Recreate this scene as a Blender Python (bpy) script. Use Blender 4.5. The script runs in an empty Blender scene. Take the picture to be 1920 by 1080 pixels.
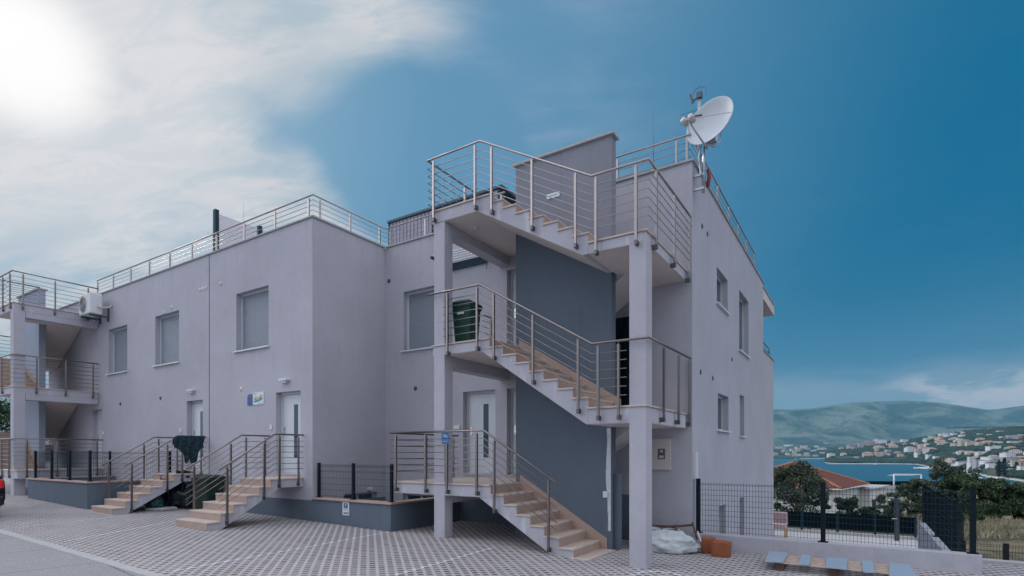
import bpy, math, random
import numpy as np
from mathutils import Vector, Matrix, noise

C = bpy.context.scene
COL = C.collection
R = math.radians
# ------------------------------------------------------------------ camera, sky, sun
# World axes: X runs along the facade (towards the right end), Y into the building, Z up. The camera stands at the origin, 1.72 m up.
EYE = 1.72
FWD = Vector((-0.5405, 0.8413, 0.0))       # level viewing direction
RGT = Vector((0.8413, 0.5405, 0.0))
cam = bpy.data.cameras.new('camera')
cam_o = bpy.data.objects.new('camera', cam)
COL.objects.link(cam_o)
cam.sensor_width = 36.0
cam.lens = 1019.55 / 1920 * 36
cam.shift_y = (850 - 540) / 1920
cam.clip_start = 0.1
cam.clip_end = 30000
cam_o.location = (0, 0, EYE)
cam_o.rotation_euler = (R(90), 0, math.atan2(-FWD.x, FWD.y))
C.camera = cam_o

SUN_DIR = Vector((-0.847, 0.23, 0.479)).normalized()
SUN_EL = math.asin(SUN_DIR.z)
SUN_AZ = math.atan2(SUN_DIR.x, SUN_DIR.y)

W = bpy.data.worlds.new('World')
C.world = W
W.use_nodes = True


class NT:
    """small node-tree helper: math on sockets or numbers"""
    def __init__(self, tree):
        self.t = tree
        tree.nodes.clear()

    def n(self, kind, **kw):
        nd = self.t.nodes.new(kind)
        for k, v in kw.items():
            setattr(nd, k, v)
        return nd

    def put(self, sock, v):
        if hasattr(v, 'is_linked'):
            self.t.links.new(v, sock)
        elif v is not None:
            if sock.type == 'RGBA' and len(v) == 3:
                v = (*v, 1)
            sock.default_value = v

    def m(self, op, a, b=None, c=None, clamp=False):
        nd = self.n('ShaderNodeMath', operation=op, use_clamp=clamp)
        for i, x in enumerate((a, b, c)):
            if x is not None:
                self.put(nd.inputs[i], x)
        return nd.outputs[0]

    def vm(self, op, a, b=None):
        nd = self.n('ShaderNodeVectorMath', operation=op)
        self.put(nd.inputs[0], a)
        if b is not None:
            self.put(nd.inputs[1], b)
        return nd.outputs['Value'] if op in ('DOT_PRODUCT', 'LENGTH') else nd.outputs[0]

    def ss(self, x, lo, hi, o0=0.0, o1=1.0):
        nd = self.n('ShaderNodeMapRange', interpolation_type='SMOOTHSTEP')
        for i, v in enumerate((x, lo, hi, o0, o1)):
            self.put(nd.inputs[i], v)
        return nd.outputs[0]

    def mix(self, f, a, b, blend='MIX'):
        nd = self.n('ShaderNodeMix', data_type='RGBA', blend_type=blend)
        self.put(nd.inputs[0], f)
        self.put(nd.inputs[6], a)
        self.put(nd.inputs[7], b)
        return nd.outputs[2]

    def noise(self, vec, scale, detail=4, rough=0.55, dist=0.0):
        nd = self.n('ShaderNodeTexNoise')
        self.put(nd.inputs['Vector'], vec)
        nd.inputs['Scale'].default_value = scale
        nd.inputs['Detail'].default_value = detail
        nd.inputs['Roughness'].default_value = rough
        nd.inputs['Distortion'].default_value = dist
        return nd.outputs[0]

    def sep(self, v):
        nd = self.n('ShaderNodeSeparateXYZ')
        self.put(nd.inputs[0], v)
        return nd.outputs

    def comb(self, x, y, z):
        nd = self.n('ShaderNodeCombineXYZ')
        for i, v in enumerate((x, y, z)):
            self.put(nd.inputs[i], v)
        return nd.outputs[0]


def build_sky():
    k = NT(W.node_tree)
    D = k.vm('NORMALIZE', k.n('ShaderNodeTexCoord').outputs['Generated'])
    x, y, z = k.sep(D)
    zc = k.m('MAXIMUM', z, 0.0)
    sky = k.n('ShaderNodeTexSky', sky_type='NISHITA', sun_disc=False, sun_elevation=SUN_EL, sun_rotation=SUN_AZ,
              air_density=1.0, dust_density=0.6, ozone_density=2.5)
    s = k.vm('DOT_PRODUCT', D, tuple(SUN_DIR))
    f = k.vm('DOT_PRODUCT', D, tuple(FWD))
    clear = k.mix(1.0, sky.outputs[0], SKY_TINT, 'MULTIPLY')
    # the deep, clear blue away from the sun, paler towards it and towards the horizon
    deep = k.mix(k.ss(s, 0.28, 0.90), (0.0, 1.36, 2.85), (1.35, 3.0, 4.7))
    deep = k.mix(k.ss(z, 0.30, 0.06), deep, (0.75, 2.2, 3.7))
    deep = k.mix(k.ss(s, 0.86, 0.99), deep, (2.5, 4.1, 5.5))
    base = k.mix(0.95, clear, deep)
    # high veil of cloud round the sun, broken into streaks
    den = k.m('ADD', zc, 0.25)
    px = k.m('DIVIDE', x, den)
    py = k.m('DIVIDE', y, den)
    n1 = k.noise(k.comb(k.m('MULTIPLY', px, 0.9), k.m('MULTIPLY', py, 1.6), 0.0), 1.6, 8, 0.58, 0.7)
    q1 = k.m('ADD', k.m('MULTIPLY', px, 0.55), k.m('MULTIPLY', py, 0.45))
    q2 = k.m('MULTIPLY', k.m('SUBTRACT', py, k.m('MULTIPLY', px, 0.5)), 1.9)
    n2 = k.noise(k.comb(q1, q2, 3.0), 2.6, 9, 0.62, 0.9)

    def lobe(v, r0, r1):
        d = k.vm('DOT_PRODUCT', D, tuple(Vector(v).normalized()))
        return k.ss(d, math.cos(R(r1)), math.cos(R(r0)))
    veil = k.ss(s, 0.80, 0.94)
    veil = k.m('SUBTRACT', veil, k.m('MULTIPLY', lobe((-0.672, 0.575, 0.467), 2.5, 10.5), 1.05))
    veil = k.m('SUBTRACT', veil, k.m('MULTIPLY', lobe((-0.60, 0.655, 0.46), 3, 11), 0.8))
    veil = k.m('ADD', veil, k.m('MULTIPLY', lobe((-0.645, 0.50, 0.578), 1.0, 7.5), 0.55))
    veil = k.m('SUBTRACT', veil, k.m('MULTIPLY', k.m('MULTIPLY', lobe((-0.875, 0.375, 0.305), 2, 12), k.ss(n2, 0.44, 0.60)), 0.5))
    veil = k.m('SUBTRACT', veil, k.m('MULTIPLY', lobe((-0.945, 0.245, 0.215), 1, 8), 0.2))
    veil = k.m('ADD', veil, k.m('MULTIPLY', lobe((-0.735, 0.56, 0.385), 0.5, 7), 0.75))
    veil = k.m('ADD', veil, k.m('MULTIPLY', lobe((-0.61, 0.73, 0.31), 1, 10), 0.42))
    veil = k.m('ADD', veil, k.m('MULTIPLY', k.m('SUBTRACT', n1, 0.5), 0.7))
    veil = k.m('ADD', veil, k.m('MULTIPLY', k.m('SUBTRACT', n2, 0.5), 0.6))
    veil = k.m('MULTIPLY', k.ss(veil, -0.12, 0.92), k.ss(s, 0.48, 0.86, 0.06, 1.0))
    white = k.mix(k.ss(s, 0.95, 1.0), (6.9, 6.85, 7.1), (7.6, 7.4, 7.5))
    white = k.mix(k.m('MULTIPLY', k.ss(k.m('ADD', k.m('MULTIPLY', n2, 0.5), k.m('MULTIPLY', n1, 0.5)), 0.58, 0.36), 0.75), white, (4.0, 5.1, 5.9))
    n3 = k.noise(k.comb(k.m('MULTIPLY', q1, 1.3), q2, 7.0), 5.5, 9, 0.66, 0.7)
    white = k.mix(k.m('MULTIPLY', k.ss(n3, 0.58, 0.36), 0.75), white, (4.2, 5.3, 6.1))
    c = k.mix(k.m('MULTIPLY', veil, 0.96), base, white)
    c = k.mix(k.m('MULTIPLY', k.ss(s, 0.955, 0.998), 0.55), c, (8.6, 8.3, 8.3))
    c = k.mix(k.m('POWER', k.ss(s, 0.9925, 0.9998), 2.2), c, (11.0, 10.7, 10.5))
    # low bank of cloud over the hills
    nb = k.noise(k.comb(k.m('MULTIPLY', x, 1.0), k.m('MULTIPLY', y, 1.0), k.m('MULTIPLY', z, 4.0)), 6.5, 8, 0.6, 0.4)
    zz = k.m('ADD', z, k.m('MULTIPLY', k.m('SUBTRACT', nb, 0.5), 0.06))
    bank = k.ss(zz, 0.150, 0.095)
    c = k.mix(k.m('MULTIPLY', bank, 0.75), c, (2.5, 3.5, 4.5))
    puff = k.m('MULTIPLY', k.ss(zz, 0.122, 0.108), k.ss(nb, 0.42, 0.56))
    puff = k.m('MULTIPLY', puff, k.ss(x, 0.0, 0.11))
    c = k.mix(k.m('MULTIPLY', puff, 0.85), c, (5.6, 5.6, 6.2))
    # faint streaks in the clear part
    c = k.mix(k.m('MULTIPLY', k.ss(n1, 0.45, 0.85), 0.05), c, (2.3, 3.6, 4.8))
    # added fill overcast, unseen overhead and behind the camera, shaped to light the walls
    back = k.ss(k.m('ADD', f, k.m('MULTIPLY', k.m('SUBTRACT', n1, 0.5), 0.25)), 0.42, 0.02)
    hx = k.m('DIVIDE', k.m('ABSOLUTE', x), k.m('MAXIMUM', k.m('SQRT', k.m('ADD', k.m('MULTIPLY', x, x), k.m('MULTIPLY', y, y))), 0.05))
    side = k.ss(hx, 0.10, 0.95, 0.42, 1.55)
    hi = k.ss(z, 0.55, 0.95)
    side = k.m('ADD', k.m('MULTIPLY', side, k.m('SUBTRACT', 1.0, hi)), hi)
    over = k.vm('SCALE', FILL_CLOUD)
    over.node.inputs[0].default_value = FILL_CLOUD
    k.put(over.node.inputs['Scale'], k.m('MULTIPLY', k.m('MULTIPLY', side, k.m('MULTIPLY', k.ss(x, -0.75, 0.95, 1.36, 0.56), k.ss(n2, 0.25, 0.75, 0.85, 1.15))), k.ss(z, 0.0, 0.75, 0.62, 1.3)))
    c = k.mix(back, c, over)
    bg = k.n('ShaderNodeBackground')
    k.put(bg.inputs[0], c)
    bg.inputs[1].default_value = 0.1
    k.t.links.new(bg.outputs[0], k.n('ShaderNodeOutputWorld').inputs[0])


SKY_TINT = (0.0, 0.75, 1.0)
FILL_CLOUD = (11.0, 11.3, 12.8)
build_sky()

sun = bpy.data.lights.new('sun', 'SUN')
sun.energy = 1.1
sun.angle = R(14)
sun.color = (1.0, 0.94, 0.86)
sun_o = bpy.data.objects.new('sun', sun)
COL.objects.link(sun_o)
sun_o.location = (-30, 10, 30)
sun_o.rotation_euler = SUN_DIR.to_track_quat('Z', 'Y').to_euler()

C.view_settings.view_transform = 'Standard'
C.view_settings.look = 'None'
C.view_settings.exposure = 0.0
C.view_settings.gamma = 1.0
C.render.engine = 'CYCLES'
C.cycles.use_denoising = True
C.cycles.max_bounces = 6
C.cycles.diffuse_bounces = 2
C.cycles.volume_bounces = 0
C.cycles.transparent_max_bounces = 24
C.cycles.sample_clamp_indirect = 4.0

# ------------------------------------------------------------------ materials
MATS = {}


def mat(name):
    m = bpy.data.materials.new(name)
    m.use_nodes = True
    k = NT(m.node_tree)
    p = k.n('ShaderNodeBsdfPrincipled')
    out = k.n('ShaderNodeOutputMaterial')
    m.node_tree.links.new(p.outputs[0], out.inputs[0])
    MATS[name] = m
    return m, k, p


def pos(k):
    return k.n('ShaderNodeNewGeometry').outputs['Position']


def bump(k, p, h, strength, dist=0.01):
    b = k.n('ShaderNodeBump')
    b.inputs['Strength'].default_value = strength
    b.inputs['Distance'].default_value = dist
    k.put(b.inputs['Height'], h)
    k.put(p.inputs['Normal'], b.outputs[0])


def simple(name, col, rough=0.6, metal=0.0, var=0.06, scale=6.0, bmp=0.0, bscale=60.0, spec=None):
    m, k, p = mat(name)
    P = pos(k)
    n = k.noise(P, scale, 5, 0.6)
    dark = tuple(c * (1 - 2 * var) for c in col)
    lite = tuple(min(1, c * (1 + 2 * var)) for c in col)
    k.put(p.inputs['Base Color'], k.mix(n, dark, lite))
    p.inputs['Roughness'].default_value = rough
    p.inputs['Metallic'].default_value = metal
    if spec is not None:
        p.inputs['Specular IOR Level'].default_value = spec
    if bmp:
        bump(k, p, k.noise(P, bscale, 3, 0.6), bmp)
    return m


def plaster(name, col, streak=0.0):
    m, k, p = mat(name)
    P = pos(k)
    x, y, z = k.sep(P)
    big = k.noise(P, 0.55, 4, 0.6)
    run = k.noise(k.comb(k.m('MULTIPLY', x, 5.0), k.m('MULTIPLY', y, 5.0), k.m('MULTIPLY', z, 0.35)), 1.0, 5, 0.6)
    fine = k.noise(P, 38, 4, 0.75)
    v = k.m('ADD', k.m('MULTIPLY', k.m('SUBTRACT', big, 0.5), 0.36), k.m('MULTIPLY', k.m('SUBTRACT', run, 0.5), 0.06))
    v = k.m('ADD', v, k.m('MULTIPLY', k.m('SUBTRACT', fine, 0.5), 0.26))
    mid = k.noise(P, 6.0, 6, 0.7)
    v = k.m('ADD', v, k.m('MULTIPLY', k.m('SUBTRACT', mid, 0.5), 0.16))
    v = k.m('ADD', v, 1.0)
    c = k.vm('SCALE', col)
    c.node.inputs[0].default_value = col
    k.put(c.node.inputs['Scale'], v)
    # splash dirt close to the paving
    dirt = k.m('MULTIPLY', k.ss(z, 0.45, -0.1), k.ss(k.noise(P, 3.0, 6, 0.7), 0.42, 0.7))
    c = k.mix(k.m('MULTIPLY', dirt, 0.35), c, tuple(q * 0.55 for q in col))
    # rain runs below the parapet coping and the sill lines, rising damp at the foot
    rn = k.noise(k.comb(k.m('MULTIPLY', x, 7.0), k.m('MULTIPLY', y, 7.0), k.m('MULTIPLY', z, 0.22)), 1.0, 6, 0.7)
    band = k.m('MAXIMUM', k.ss(z, 6.15, 7.5), k.m('MULTIPLY', k.ss(z, 3.6, 4.5), k.ss(z, 4.56, 4.52)))
    band = k.m('MAXIMUM', band, k.m('MULTIPLY', k.ss(z, 0.95, 0.3), 0.8))
    c = k.mix(k.m('MULTIPLY', k.m('MULTIPLY', band, k.ss(rn, 0.50, 0.70)), 0.30), c, tuple(q * 0.62 for q in col))
    if streak:
        st = k.noise(k.comb(k.m('MULTIPLY', x, 4.2), k.m('MULTIPLY', y, 4.2), k.m('MULTIPLY', z, 0.9)), 1.0, 6, 0.65)
        c = k.mix(k.m('MULTIPLY', k.ss(st, 0.54, 0.68), streak), c, (0.72, 0.75, 0.8))
        ru = k.noise(k.comb(k.m('MULTIPLY', x, 7.0), k.m('MULTIPLY', y, 7.0), k.m('MULTIPLY', z, 0.8)), 1.0, 5, 0.65)
        c = k.mix(k.m('MULTIPLY', k.ss(ru, 0.64, 0.78), 0.35), c, tuple(q * 0.6 for q in col))
    k.put(p.inputs['Base Color'], c)
    p.inputs['Roughness'].default_value = 0.92
    p.inputs['Specular IOR Level'].default_value = 0.2
    bump(k, p, k.noise(P, 160, 3, 0.7), 0.35, 0.006)
    return m


plaster('plaster_light', (0.470, 0.465, 0.515))
plaster('plaster_stair', (0.470, 0.465, 0.515), 0.5)
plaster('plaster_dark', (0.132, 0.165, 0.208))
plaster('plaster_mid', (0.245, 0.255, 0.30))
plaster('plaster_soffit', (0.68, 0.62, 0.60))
plaster('plaster_blue', (0.33, 0.38, 0.46))
simple('concrete', (0.42, 0.42, 0.43), 0.9, var=0.12, scale=4, bmp=0.3)
simple('filler', (0.62, 0.64, 0.68), 0.9, var=0.15, scale=14)


def stone(name, col):
    m, k, p = mat(name)
    P = pos(k)
    n = k.noise(P, 2.6, 6, 0.65, 0.5)
    f = k.noise(P, 38, 4, 0.7)
    c = k.mix(n, tuple(q * 0.72 for q in col), tuple(min(1, q * 1.2) for q in col))
    c = k.mix(k.m('MULTIPLY', k.ss(f, 0.55, 0.75), 0.4), c, tuple(q * 0.6 for q in col))
    k.put(p.inputs['Base Color'], c)
    p.inputs['Roughness'].default_value = 0.55
    bump(k, p, f, 0.15, 0.004)
    return m


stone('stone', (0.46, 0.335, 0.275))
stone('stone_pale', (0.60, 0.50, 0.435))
simple('steel', (0.27, 0.235, 0.225), 0.32, 1.0, 0.10, 9)
simple('bracket_steel', (0.16, 0.15, 0.15), 0.35, 1.0, 0.1, 9)
simple('steel_skylit', (0.40, 0.36, 0.345), 0.30, 1.0, 0.08, 9)  # same railing steel for the high levels, bright sky reflection put into its colour
simple('steel_bright', (0.66, 0.64, 0.64), 0.24, 1.0, 0.06, 9)
simple('steel_dark', (0.12, 0.14, 0.16), 0.42, 1.0, 0.1, 9)
simple('galvanised', (0.46, 0.50, 0.54), 0.45, 0.8, 0.15, 18)
simple('anthracite', (0.004, 0.012, 0.018), 0.6, var=0.1, spec=0.2)
simple('dark_sheet', (0.004, 0.010, 0.014), 0.9, var=0.12, scale=2, spec=0.1)
simple('petrol', (0.010, 0.038, 0.055), 0.55, var=0.1, spec=0.25)
simple('white_pvc', (0.62, 0.66, 0.70), 0.4, var=0.03)
simple('white_metal', (0.70, 0.72, 0.74), 0.45, var=0.04)
simple('dish_paint', (0.52, 0.56, 0.60), 0.5, var=0.05, scale=3)
simple('slat_pink', (0.62, 0.52, 0.60), 0.6, var=0.05)
simple('glass_dark', (0.012, 0.045, 0.055), 0.06, var=0.05)
simple('glass_grey', (0.05, 0.075, 0.10), 0.05, var=0.05)
simple('black', (0.01, 0.011, 0.012), 0.6)
simple('rubber', (0.015, 0.015, 0.016), 0.8)
simple('bin_green', (0.008, 0.055, 0.035), 0.45, var=0.12, scale=3)
simple('bin_olive', (0.010, 0.028, 0.018), 0.5, var=0.12, scale=3)
simple('tarp', (0.010, 0.020, 0.026), 0.38, var=0.3, scale=5, bmp=0.5, bscale=9)
simple('bag_green', (0.008, 0.065, 0.06), 0.5, var=0.2, scale=5, bmp=0.4, bscale=14)
simple('sack', (0.50, 0.54, 0.565), 0.6, var=0.16, scale=6, bmp=1.0, bscale=7)
simple('terracotta', (0.30, 0.095, 0.042), 0.9, var=0.15, scale=10, bmp=0.5, bscale=50)
simple('shed_cap', (0.035, 0.075, 0.10), 0.5)
simple('float_red', (0.25, 0.05, 0.045), 0.6)
simple('tile_blue', (0.31, 0.385, 0.47), 0.35, var=0.05, scale=2)
simple('wood_slat', (0.52, 0.40, 0.33), 0.7, var=0.15, scale=12)
simple('wood_dark', (0.10, 0.06, 0.045), 0.8, var=0.2)
simple('wood_yellow', (0.55, 0.36, 0.14), 0.6, var=0.15)
simple('fabric_pink', (0.55, 0.40, 0.42), 0.9, var=0.2, scale=25)
simple('sign_blue', (0.006, 0.075, 0.24), 0.35, var=0.03)
simple('sign_mid', (0.03, 0.19, 0.48), 0.35, var=0.03)
simple('sign_pale', (0.25, 0.45, 0.75), 0.4, var=0.03)
simple('sign_white', (0.70, 0.75, 0.78), 0.4, var=0.02)
simple('sign_ink', (0.10, 0.14, 0.22), 0.5)
simple('sign_sand', (0.65, 0.50, 0.32), 0.5)
simple('sign_sea', (0.10, 0.30, 0.42), 0.5)
simple('box_cream', (0.62, 0.565, 0.55), 0.6, var=0.05)
simple('roof_tile_edge', (0.42, 0.18, 0.09), 0.8, var=0.2, scale=2)
simple('shed_grey', (0.34, 0.34, 0.40), 0.7, var=0.12, scale=3)
simple('car_paint', (0.006, 0.008, 0.014), 0.12, 0.0, 0.05)
simple('tail_red', (0.65, 0.02, 0.012), 0.2, var=0.1)
simple('asphalt_far', (0.20, 0.20, 0.21), 0.9)
simple('house_white', (0.66, 0.66, 0.66), 0.8, var=0.06, scale=1)
simple('bark', (0.12, 0.10, 0.08), 0.9, var=0.3, bmp=0.5, bscale=20)
simple('boat_white', (0.75, 0.76, 0.78), 0.4)
simple('boat_blue', (0.05, 0.14, 0.30), 0.4)
simple('red_plain', (0.5, 0.06, 0.04), 0.6)
simple('crane', (0.05, 0.06, 0.07), 0.6)
simple('pier_stone', (0.72, 0.70, 0.67), 0.9, var=0.08, scale=0.02)
simple('cord_white', (0.70, 0.72, 0.75), 0.6)


def shutter_mat():
    m, k, p = mat('shutter')
    x, y, z = k.sep(pos(k))
    f = k.m('FRACT', k.m('DIVIDE', z, 0.045))
    g = k.ss(f, 0.0, 0.22)
    k.put(p.inputs['Base Color'], k.mix(g, (0.11, 0.125, 0.15), (0.27, 0.31, 0.36)))
    p.inputs['Roughness'].default_value = 0.5
    bump(k, p, k.m('SINE', k.m('MULTIPLY', f, math.pi)), 0.7, 0.012)


shutter_mat()

PITCH = 0.1355
LATTICE = math.atan2(0.698, -0.763)


def lattice_mask(k):
    """1 in the openings of the concrete paving grid, 0 on its ribs; also a random number per opening"""
    x, y, z = k.sep(pos(k))
    c, s = math.cos(LATTICE), math.sin(LATTICE)
    a = k.m('ADD', k.m('MULTIPLY', x, c / PITCH), k.m('MULTIPLY', y, s / PITCH))
    b = k.m('ADD', k.m('MULTIPLY', x, -s / PITCH), k.m('MULTIPLY', y, c / PITCH))
    da = k.m('ABSOLUTE', k.m('SUBTRACT', k.m('FRACT', a), 0.5))
    db = k.m('ABSOLUTE', k.m('SUBTRACT', k.m('FRACT', b), 0.5))
    wob = k.m('MULTIPLY', k.m('SUBTRACT', k.noise(pos(k), 30, 3), 0.5), 0.07)
    mask = k.m('MULTIPLY', k.ss(k.m('ADD', da, wob), 0.31, 0.26), k.ss(k.m('ADD', db, wob), 0.335, 0.285))
    wn = k.n('ShaderNodeTexWhiteNoise', noise_dimensions='2D')
    k.put(wn.inputs['Vector'], k.comb(k.m('FLOOR', a), k.m('FLOOR', b), 0.0))
    seam = k.m('MAXIMUM', k.ss(k.m('ABSOLUTE', k.m('SUBTRACT', k.m('FRACT', k.m('DIVIDE', a, 4.0)), 0.5)), 0.488, 0.498),
               k.ss(k.m('ABSOLUTE', k.m('SUBTRACT', k.m('FRACT', k.m('DIVIDE', b, 3.0)), 0.5)), 0.485, 0.497))
    return mask, wn.outputs[0], seam


def paving_mat():
    m, k, p = mat('paving')
    P = pos(k)
    mask, rnd, seam = lattice_mask(k)
    n = k.noise(P, 0.8, 5, 0.6)
    f = k.noise(P, 55, 4, 0.7)
    rib = k.mix(n, (0.40, 0.385, 0.39), (0.54, 0.52, 0.525))
    rib = k.mix(k.m('MULTIPLY', f, 0.35), rib, (0.28, 0.27, 0.28))
    rib = k.mix(k.m('MULTIPLY', seam, 0.45), rib, (0.20, 0.19, 0.19))
    fill = k.mix(rnd, (0.065, 0.052, 0.054), (0.20, 0.165, 0.165))
    fill = k.mix(k.ss(k.noise(P, 0.35, 4, 0.6), 0.5, 0.75), fill, (0.22, 0.19, 0.18))
    fill = k.mix(k.ss(f, 0.5, 0.8), fill, (0.26, 0.22, 0.21))
    x, y, z = k.sep(P)
    stain = k.ss(k.noise(P, 0.55, 7, 0.7, 0.8), 0.56, 0.70)
    rib = k.mix(k.m('MULTIPLY', stain, 0.40), rib, (0.26, 0.24, 0.235))
    oil = k.ss(k.noise(k.comb(x, y, 4.0), 1.1, 4, 0.6), 0.70, 0.78)
    rib = k.mix(k.m('MULTIPLY', oil, 0.5), rib, (0.12, 0.115, 0.12))
    fill = k.mix(k.m('MULTIPLY', k.ss(k.noise(P, 1.9, 5, 0.7), 0.60, 0.68), k.ss(rnd, 0.45, 0.55)), fill, (0.09, 0.11, 0.055))
    soft = k.m('MULTIPLY', mask, k.ss(k.noise(P, 0.7, 5, 0.65), 0.70, 0.40, 0.72, 1.0))
    k.put(p.inputs['Base Color'], k.mix(soft, rib, fill))
    p.inputs['Roughness'].default_value = 0.93
    h = k.m('ADD', k.m('MULTIPLY', mask, -1.0), k.m('MULTIPLY', f, 0.15))
    bump(k, p, h, 0.8, 0.03)


def line_mat():
    m, k, p = mat('line_paint')
    mask, rnd, seam = lattice_mask(k)
    wear = k.noise(pos(k), 22, 4, 0.7)
    p.inputs['Base Color'].default_value = (0.64, 0.65, 0.68, 1)
    p.inputs['Roughness'].default_value = 0.8
    a = k.m('MULTIPLY', k.m('SUBTRACT', 1.0, k.ss(mask, 0.2, 0.6)), k.ss(wear, 0.30, 0.42))
    k.put(p.inputs['Alpha'], a)


def road_mat():
    m, k, p = mat('asphalt')
    P = pos(k)
    n = k.noise(P, 0.5, 6, 0.65)
    f = k.noise(P, 140, 3, 0.8)
    c = k.mix(n, (0.27, 0.265, 0.28), (0.36, 0.355, 0.37))
    c = k.mix(k.ss(f, 0.40, 0.68), c, (0.20, 0.20, 0.205))
    g2 = k.noise(P, 45, 2, 0.6)
    c = k.mix(k.ss(g2, 0.58, 0.70), c, (0.50, 0.49, 0.50))
    cr = k.n('ShaderNodeTexVoronoi', feature='DISTANCE_TO_EDGE')
    k.put(cr.inputs['Vector'], k.vm('ADD', P, k.vm('SCALE', k.n('ShaderNodeTexNoise').outputs[1])))
    cr.inputs['Scale'].default_value = 0.55
    c = k.mix(k.m('MULTIPLY', k.ss(cr.outputs['Distance'], 0.012, 0.004), 0.6), c, (0.08, 0.08, 0.085))
    c = k.mix(k.m('MULTIPLY', k.ss(k.noise(P, 1.7, 6, 0.7), 0.55, 0.72), 0.35), c, (0.2, 0.195, 0.2))
    k.put(p.inputs['Base Color'], c)
    p.inputs['Roughness'].default_value = 0.9
    bump(k, p, f, 0.5, 0.01)


def slab_mat():
    m, k, p = mat('terrace_slabs')
    P = pos(k)
    x, y, z = k.sep(P)
    g = k.m('MAXIMUM', k.ss(k.m('ABSOLUTE', k.m('SUBTRACT', k.m('FRACT', k.m('DIVIDE', x, 0.6)), 0.5)), 0.485, 0.495),
            k.ss(k.m('ABSOLUTE', k.m('SUBTRACT', k.m('FRACT', k.m('DIVIDE', y, 0.6)), 0.5)), 0.485, 0.495))
    c = k.mix(k.noise(P, 1.2, 5), (0.44, 0.43, 0.45), (0.60, 0.59, 0.60))
    k.put(p.inputs['Base Color'], k.mix(k.m('MULTIPLY', g, 0.6), c, (0.2, 0.2, 0.2)))
    p.inputs['Roughness'].default_value = 0.8


def land_mat():
    m, k, p = mat('dry_field')
    P = pos(k)
    n = k.noise(P, 0.25, 6, 0.65)
    f = k.noise(P, 6.0, 6, 0.75)
    c = k.mix(k.ss(n, 0.42, 0.6), (0.26, 0.215, 0.13), (0.07, 0.085, 0.045))
    c = k.mix(k.ss(f, 0.45, 0.7), c, (0.36, 0.31, 0.22))
    k.put(p.inputs['Base Color'], c)
    p.inputs['Roughness'].default_value = 1.0
    bump(k, p, f, 1.0, 0.2)


def hill_mat():
    m, k, p = mat('hill_scrub')
    P = pos(k)
    n = k.noise(P, 0.0015, 9, 0.70, 0.5)
    f = k.noise(P, 0.010, 9, 0.78)
    c = k.mix(k.ss(n, 0.44, 0.58), (0.022, 0.052, 0.056), (0.15, 0.185, 0.155))
    c = k.mix(k.m('MULTIPLY', k.ss(f, 0.48, 0.62), 0.75), c, (0.022, 0.055, 0.042))
    c = k.mix(k.m('MULTIPLY', k.ss(k.noise(P, 0.004, 9, 0.75), 0.60, 0.72), 0.5), c, (0.40, 0.38, 0.36))
    k.put(p.inputs['Base Color'], c)
    p.inputs['Roughness'].default_value = 1.0


def headland_mat():
    m, k, p = mat('headland_ground')
    P = pos(k)
    n = k.noise(P, 0.012, 8, 0.7)
    f = k.noise(P, 0.09, 6, 0.7)
    c = k.mix(k.ss(n, 0.45, 0.62), (0.018, 0.040, 0.030), (0.045, 0.075, 0.048))
    c = k.mix(k.ss(f, 0.60, 0.75), c, (0.33, 0.29, 0.24))
    x, y, z = k.sep(P)
    c = k.mix(k.ss(z, -34.5, -36.5), c, (0.48, 0.45, 0.41))
    k.put(p.inputs['Base Color'], c)
    p.inputs['Roughness'].default_value = 1.0


def water_mat():
    m, k, p = mat('sea_water')
    P = pos(k)
    n = k.noise(P, 0.004, 5, 0.6)
    k.put(p.inputs['Base Color'], k.mix(n, (0.004, 0.075, 0.125), (0.010, 0.10, 0.155)))
    p.inputs['Roughness'].default_value = 0.35
    p.inputs['Specular IOR Level'].default_value = 0.35
    bump(k, p, k.noise(P, 0.35, 4, 0.6), 0.5, 0.5)


def roof_mat():
    m, k, p = mat('roof_tiles')
    tc = k.n('ShaderNodeTexCoord').outputs['UV']
    u, v, _ = k.sep(tc)
    fu = k.m('FRACT', k.m('DIVIDE', u, 0.26))
    fv = k.m('FRACT', k.m('DIVIDE', v, 0.36))
    h = k.m('ADD', k.m('SINE', k.m('MULTIPLY', fu, math.pi)), k.m('MULTIPLY', fv, 0.5))
    n = k.noise(pos(k), 0.9, 5, 0.7)
    c = k.mix(n, (0.13, 0.036, 0.022), (0.25, 0.080, 0.045))
    c = k.mix(k.ss(k.m('SINE', k.m('MULTIPLY', fu, math.pi)), 0.5, 0.1), c, (0.07, 0.02, 0.014))
    c = k.mix(k.ss(fv, 0.18, 0.02), c, (0.08, 0.025, 0.016))
    k.put(p.inputs['Base Color'], c)
    p.inputs['Roughness'].default_value = 0.85
    bump(k, p, h, 0.8, 0.06)


def leaf_mat(name, dark, lite, sc=0.9):
    m, k, p = mat(name)
    P = pos(k)
    n = k.noise(P, sc, 4, 0.6)
    wn = k.n('ShaderNodeTexWhiteNoise', noise_dimensions='1D')
    k.put(wn.inputs['W'], k.n('ShaderNodeNewGeometry').outputs['Random Per Island'])
    t = k.m('ADD', k.m('MULTIPLY', n, 0.6), k.m('MULTIPLY', wn.outputs[0], 0.4))
    k.put(p.inputs['Base Color'], k.mix(k.ss(t, 0.25, 0.75), dark, lite))
    p.inputs['Roughness'].default_value = 0.7
    p.inputs['Specular IOR Level'].default_value = 0.25
    return m


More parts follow.
